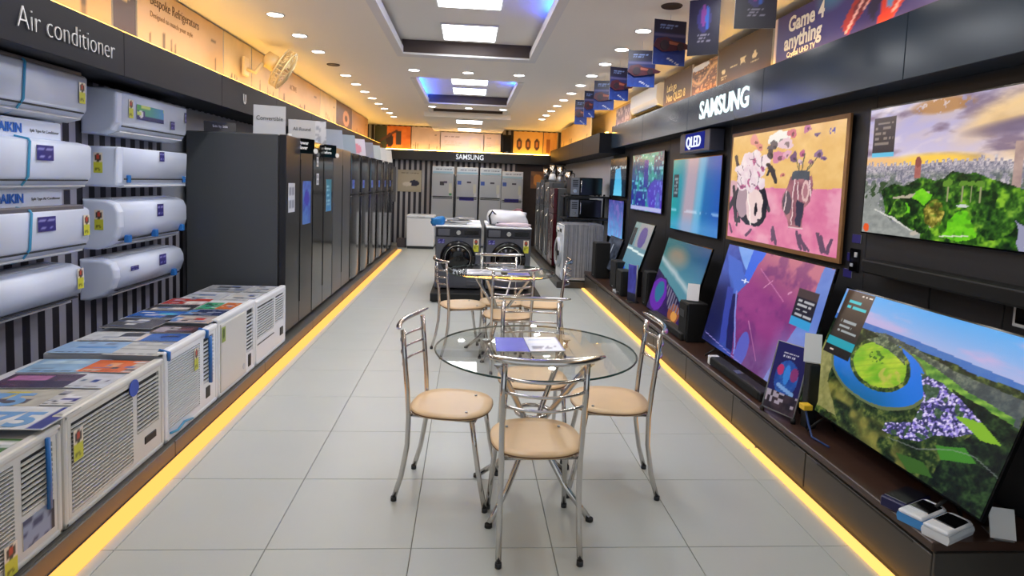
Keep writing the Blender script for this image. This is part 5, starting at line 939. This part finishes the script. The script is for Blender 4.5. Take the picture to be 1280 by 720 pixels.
# ------------------------------------------------------------------ banners above the right fascia and hanging cards
RB = [(4.29, 1.9, 2.78, game_banner, 'purple gaming banner with white words and a red racing car'), (5.28, 4.32, 2.78, brown_icons, 'brown banner with four pale icons beside the purple gaming banner'), (5.9, 5.3, 2.74, city_lights, 'amber night city banner beside the brown banner with icons'), (6.78, 5.92, 2.78, brown_plain, 'dark brown banner with two lines of pale words'), (9.0, 8.2, 2.7, tower_street, 'mauve street photo banner beyond the amber lit wall unit')]
for y0, y1, zt, fn, lab in RB:
    t = thing('wall_banner', lab, 'banner', (2.14, y0, 2.443), 0, 'banners above the televisions'); sheet('panel', (0, 0, zt - 2.443), (0, y1 - y0, zt - 2.443), (0, 0, 0), 110 if 'gaming' in lab else 50, 36, fn, PRINT, .02, t)
    F = lambda a, b: frame((-.003, a, b), (0, -1, 0), (0, 0, 1))
    if lab.startswith('purple'):
        text('lettering', 'Game 4', .14, LETTERW, t, F(-.19, .205), .0006, bold=.004, sx=.95); text('lettering', 'anything', .14, LETTERW, t, F(-.15, .09), .0006, bold=.004, sx=.95); text('lettering', 'Crystal UHD TV', .05, LETTERW, t, F(-.19, .035), .0006, bold=.001, sx=1.0)
    if 'two lines' in lab: text('lettering', "Let's go", .1, mat('gold_ink', (232, 206, 140), .5), t, F(-.12, .17), .0006, bold=.003); text('lettering', 'Neo QLED 8', .11, mat('gold_ink', (232, 206, 140), .5), t, F(-.12, .06), .0006, bold=.003, sx=.98)
t = thing('wall_banner', 'cream photo banner high over the far dark fascia', 'banner', (2.06, 13.9, 2.37), 0, 'banners above the televisions'); sheet('panel', (0, 0, .42), (0, -3.4, .42), (0, 0, 0), 60, 24, cream_banner(44, (224, 184, 116)), PRINT, .02, t)
t = thing('split_air_conditioner', 'amber lit split air conditioner on the upper wall between the banners over the televisions', 'air conditioner', (XR - .005, 8.12, 2.5), PI, None)
MB().prism([(0, 0), (.1, 0), (.2, .03), (.23, .1), (.225, .25), (.19, .28), (0, .28)], 0, 1.15).build('body', WHITE, t)
b = MB()
for i in range(3): b.add([(.1 + .045 * i, .06, .008 + .012 * i * i * .3), (.1 + .045 * i, 1.09, .008 + .012 * i * i * .3), (.13 + .045 * i, 1.09, .004 + .014 * i * i * .3 - .012), (.13 + .045 * i, .06, .004 + .014 * i * i * .3 - .012)], [(0, 1, 2, 3)])
b.build('air_flap', GREYP, t); MB().box(.09, .2, .06, 1.09, .004, .012).build('air_slot', SLOT, t)
CAR = mat('maroon_car_print', (74, 30, 50), .4); CARD_ = mat('dark_car_print', (44, 34, 52), .4)
def dangler(lab, x, y, z0, w, h, rz=0.):
    t = thing('hanging_card', lab, 'hanging card', (x, y, z0), rz, 'blue cards hanging from the ceiling')
    sheet('panel', (-w / 2, 0, h), (w / 2, 0, h), (-w / 2, 0, 0), 24, 34, dangler_print, PRINT, .006, t)
    MB().tube([(0, .003, h), (0, .003, ZC - z0)], .0015, 4).build('string', GREYP, t)
    s = w / .24
    pts = [(-.125, .14), (-.1, .2), (-.03, .215), (.02, .19), (.1, .18), (.17, .15), (.15, .135), (.08, .125), (.02, .11), (-.06, .1)]
    v = [(a * s, -.016, b_ * h / .35) for a, b_ in pts] + [(a * s, -.006, b_ * h / .35) for a, b_ in pts]; n = len(pts)
    c = MB().add(v, [list(range(n)), list(range(2 * n - 1, n - 1, -1))] + [(i, n + i, n + (i + 1) % n, (i + 1) % n) for i in range(n)]).build('car_cutout', CAR, t)
    MB().disc((-.045 * s, -.018, .15 * h / .35), .034 * s, 'y', .008, 16).build('wheel', CARD_, c); MB().disc((.075 * s, -.018, .145 * h / .35), .026 * s, 'y', .008, 16).build('wheel', CARD_, c)
    MB().add([(-.01 * s, -.019, .185 * h / .35), (.06 * s, -.019, .172 * h / .35), (.05 * s, -.019, .155 * h / .35), (-.01 * s, -.019, .16 * h / .35), (-.01 * s, -.016, .185 * h / .35), (.06 * s, -.016, .172 * h / .35), (.05 * s, -.016, .155 * h / .35), (-.01 * s, -.016, .16 * h / .35)], [(0, 1, 2, 3), (7, 6, 5, 4), (0, 4, 5, 1), (1, 5, 6, 2), (2, 6, 7, 3), (3, 7, 4, 0)]).build('cockpit', mat('orange_print', (150, 84, 72), .4), c)
    return t
for k, (x, y, z, w, h, rz) in enumerate([(1.46, 4.55, 2.48, 0.26, 0.33, 0.15), (1.49, 5.4, 2.45, 0.24, 0.32, -0.1), (1.49, 6.2, 2.44, 0.21, 0.33, 0.2), (1.5, 6.95, 2.43, 0.23, 0.33, -0.25), (1.49, 7.75, 2.43, 0.14, 0.33, 0.1), (1.52, 8.5, 2.41, 0.17, 0.34, -0.1)]):
    dangler('%s blue hanging card with a racing car cutout counted from the camera' % ORD[k], x, y, z, w, h, rz)
def plain_dangler(lab, x, y, z0, w, h, rz):
    t = thing('hanging_card', lab, 'hanging card', (x, y, z0), rz, 'blue cards hanging from the ceiling'); sheet('panel', (-w / 2, 0, h), (w / 2, 0, h), (-w / 2, 0, 0), 24, 36, dark_dangler, PRINT, .006, t); MB().tube([(0, .003, h), (0, .003, ZC - z0)], .0015, 4).build('string', GREYP, t); return t
plain_dangler('tall turned hanging card with dark blue print in front of the amber city banner', 1.5, 3.98, 2.44, .2, .36, -.6); plain_dangler('darkest hanging card nearest the purple gaming banner, cut by the top of the photo', 1.62, 3.5, 2.5, .23, .3, -.25)

# ------------------------------------------------------------------ glass tables and chrome chairs
GLASS = bpy.data.materials.new('table_glass'); GLASS.use_nodes = True; nt = GLASS.node_tree; nt.nodes.clear()
o_ = nt.nodes.new('ShaderNodeOutputMaterial'); mx = nt.nodes.new('ShaderNodeMixShader'); tr = nt.nodes.new('ShaderNodeBsdfTransparent'); gl = nt.nodes.new('ShaderNodeBsdfGlossy'); fr_ = nt.nodes.new('ShaderNodeFresnel')
tr.inputs[0].default_value = (.965, .985, .98, 1); gl.inputs['Roughness'].default_value = .02; fr_.inputs[0].default_value = 1.55
ge = nt.nodes.new('ShaderNodeNewGeometry'); bf = nt.nodes.new('ShaderNodeMath'); bf.operation = 'SUBTRACT'; bf.inputs[0].default_value = 1; nt.links.new(ge.outputs['Backfacing'], bf.inputs[1]); mu = nt.nodes.new('ShaderNodeMath'); mu.operation = 'MULTIPLY'; nt.links.new(fr_.outputs[0], mu.inputs[0]); nt.links.new(bf.outputs[0], mu.inputs[1]); nt.links.new(mu.outputs[0], mx.inputs[0]); nt.links.new(tr.outputs[0], mx.inputs[1]); nt.links.new(gl.outputs[0], mx.inputs[2]); nt.links.new(mx.outputs[0], o_.inputs[0])
GEDGE = mat('glass_edge', (28, 62, 58), .15)
def glass_table(lab, x, y, rz):
    t = thing('glass_table', lab, 'table', (x, y, 0), rz, 'round glass tables'); R = .485
    MB().disc((0, 0, .75), R, 'z', .01, 72).build('tabletop', GLASS, t)
    MB().ring((0, 0, .75), R, .0045, (0, 0, 1), 72, 6).build('glass_rim', GEDGE, t)
    for k in range(4):
        th = PI / 4 + k * PI / 2; c, s = math.cos(th), math.sin(th); P = lambda r, z: (r * c, r * s, z)
        l = MB().tube([P(.3, .738), P(.27, .7), P(.16, .55), P(.065, .42), P(.05, .36), P(.075, .28), P(.2, .12), P(.33, .012)], .014, 8).build('leg', CHROME, t); MB().disc(P(.335, .007), .018, 'z', .014, 10).build('foot', RUBBER, l); MB().disc(P(.3, .741), .022, 'z', .007, 14).build('glass_pad', STEEL, l)
    MB().ring((0, 0, .44), .085, .01, (0, 0, 1), 28, 6).build('ring', CHROME, t); MB().ring((0, 0, .31), .075, .01, (0, 0, 1), 28, 6).build('ring', CHROME, t); return t
glass_table('nearer round glass table with chrome legs carrying blue leaflets', .345, 2.885, .1)
glass_table('farther round glass table with chrome legs before the washing machines', .31, 5.44, .3)
def leaf_on(lab, pts, z, fn, nx=14, ny=10, th=.004): return sheet('leaflet', Vector(pts[0] + (z,)), Vector(pts[1] + (z,)), Vector(pts[2] + (z,)), nx, ny, fn, GLOSSPRINT, th, label=lab, cat='leaflet', group='leaflets on the glass tables')
leaf_on('plain royal blue leaflet on the nearer glass table', ((.155, 3.06), (.37, 3.06), (.15, 2.8)), .761, lambda u, v: mixc(fbm(u * 3, v * 3, 2), (52, 70, 200), (84, 96, 228)))
leaf_on('pale printed leaflet lying over the blue one on the nearer glass table', ((.3, 3.05), (.47, 3.07), (.31, 2.79)), .766, lambda u, v: put(put(words_(put(full(u, (196, 208, 236)), v < .45, (216, 222, 232)), u, v, .1, .5, .95, .9, 3, (60, 70, 120)), u > .93, (40, 50, 150)), rect(u, v, .1, .1, .8, .3), (170, 190, 226)))
leaf_on('white leaflet with grey lines on the farther glass table', ((-.0, 5.5), (.3, 5.52), (.0, 5.2)), .759, lambda u, v: words_(full(u, (206, 214, 226)), u, v, .05, .1, .95, .9, 5, (90, 100, 130)))
leaf_on('blue leaflet on the farther glass table', ((.36, 5.4), (.55, 5.4), (.36, 5.2)), .759, lambda u, v: full(u, (60, 90, 190)))

def make_chair(lab, loc, rz):
    t = thing('dining_chair', lab, 'chair', loc, rz, 'chrome chairs around the glass tables')
    n = 40; out = []
    for i in range(n):
        th = 2 * PI * i / n; c, s = math.cos(th), math.sin(th); e = .78
        out.append((.2 * np.sign(c) * abs(c) ** e, .205 * np.sign(s) * abs(s) ** e * (1.0 if s > 0 else .97)))
    v = [(x * k, y * k, z) for k, z in ((.96, .428), (1, .434), (1, .442), (.97, .449), (.75, .447), (.4, .444)) for x, y in out]; f = [(r * n + i, r * n + (i + 1) % n, (r + 1) * n + (i + 1) % n, (r + 1) * n + i) for r in range(5) for i in range(n)] + [[5 * n + i for i in range(n)], [i for i in range(n)][::-1]]
    st = MB().add(v, f, True).build('seat', SEATWOOD, t)
    MB().add([(x * k, y * k, z) for k, z in ((1.002, .4345), (1.002, .4405)) for x, y in out] + [(x * .97, y * .97, .4345) for x, y in out], [(i, (i + 1) % n, n + (i + 1) % n, n + i) for i in range(n)], True).build('edge', SEATEDGE, st)
    MB().tube([(-.15, -.165, .424), (.15, -.165, .424), (.165, .15, .424), (-.165, .15, .424), (-.15, -.165, .424)], .008, 6).build('seat_frame', CHROME, t)
    for s in (-1, 1):
        l = MB().tube([(s * .168, -.235, .012), (s * .166, -.2, .13), (s * .164, -.175, .28), (s * .164, -.172, .42), (s * .167, -.18, .55), (s * .17, -.195, .7), (s * .168, -.208, .84)], .0125, 9).build('rear_leg', CHROME, t); MB().disc((s * .168, -.235, .01), .0145, 'z', .02, 10).build('foot_cap', DARKSTEEL, l)
        l = MB().tube([(s * .185, .215, .012), (s * .176, .185, .14), (s * .166, .155, .3), (s * .158, .135, .424)], .0125, 9).build('front_leg', CHROME, t); MB().disc((s * .185, .215, .01), .0145, 'z', .02, 10).build('foot_cap', DARKSTEEL, l)
        MB().disc((s * .12, .1, .45), .007, 'z', .005, 8).build('screw', STEEL, st)
    rail = []
    for i in range(17):
        u = -1 + i / 8; rail.append((u * .24, -.2 - .055 * (1 - u * u), .852 + .012 * abs(u) ** 3))
    MB().tube(rail, [.006] + [.011, .014] + [.0165] * 11 + [.014, .011] + [.006], 10, True, .75).build('top_rail', CHROME, t)
    for z, yb in ((.775, -.2), (.715, -.196), (.655, -.188)):
        MB().tube([(.168 * (-1 + i / 5), yb - .055 * (1 - (-1 + i / 5) ** 2), z - .006 * (1 - (-1 + i / 5) ** 2)) for i in range(11)], .0065, 7).build('back_slat', CHROME, t)
    return t
ch = make_chair('nearest chrome chair with beech seat, its back to the camera at the nearer glass table', (.325, 2.575, 0), 0.03)
for lab, x, y, hd in [('chrome chair on the plinth side of the nearer glass table, seen from its side', -.055, 2.975, -.2), ('chrome chair on the television side of the nearer glass table', .765, 3.05, 3.05), ('chrome chair behind the nearer glass table facing the camera between the two tables', .395, 3.40, -PI / 2), ('chrome chair with its back to the camera at the farther glass table', .35, 5.07, 1.72), ('farthest chrome chair between the farther glass table and the washing machines', .33, 5.62, -PI / 2 + .1), ('chrome chair on the refrigerator side of the farther glass table', -.03, 5.45, .3), ('chrome chair on the television side of the farther glass table', .71, 5.55, 2.95)]:
    dup(ch, (x, y, 0), hd - PI / 2, label=lab)
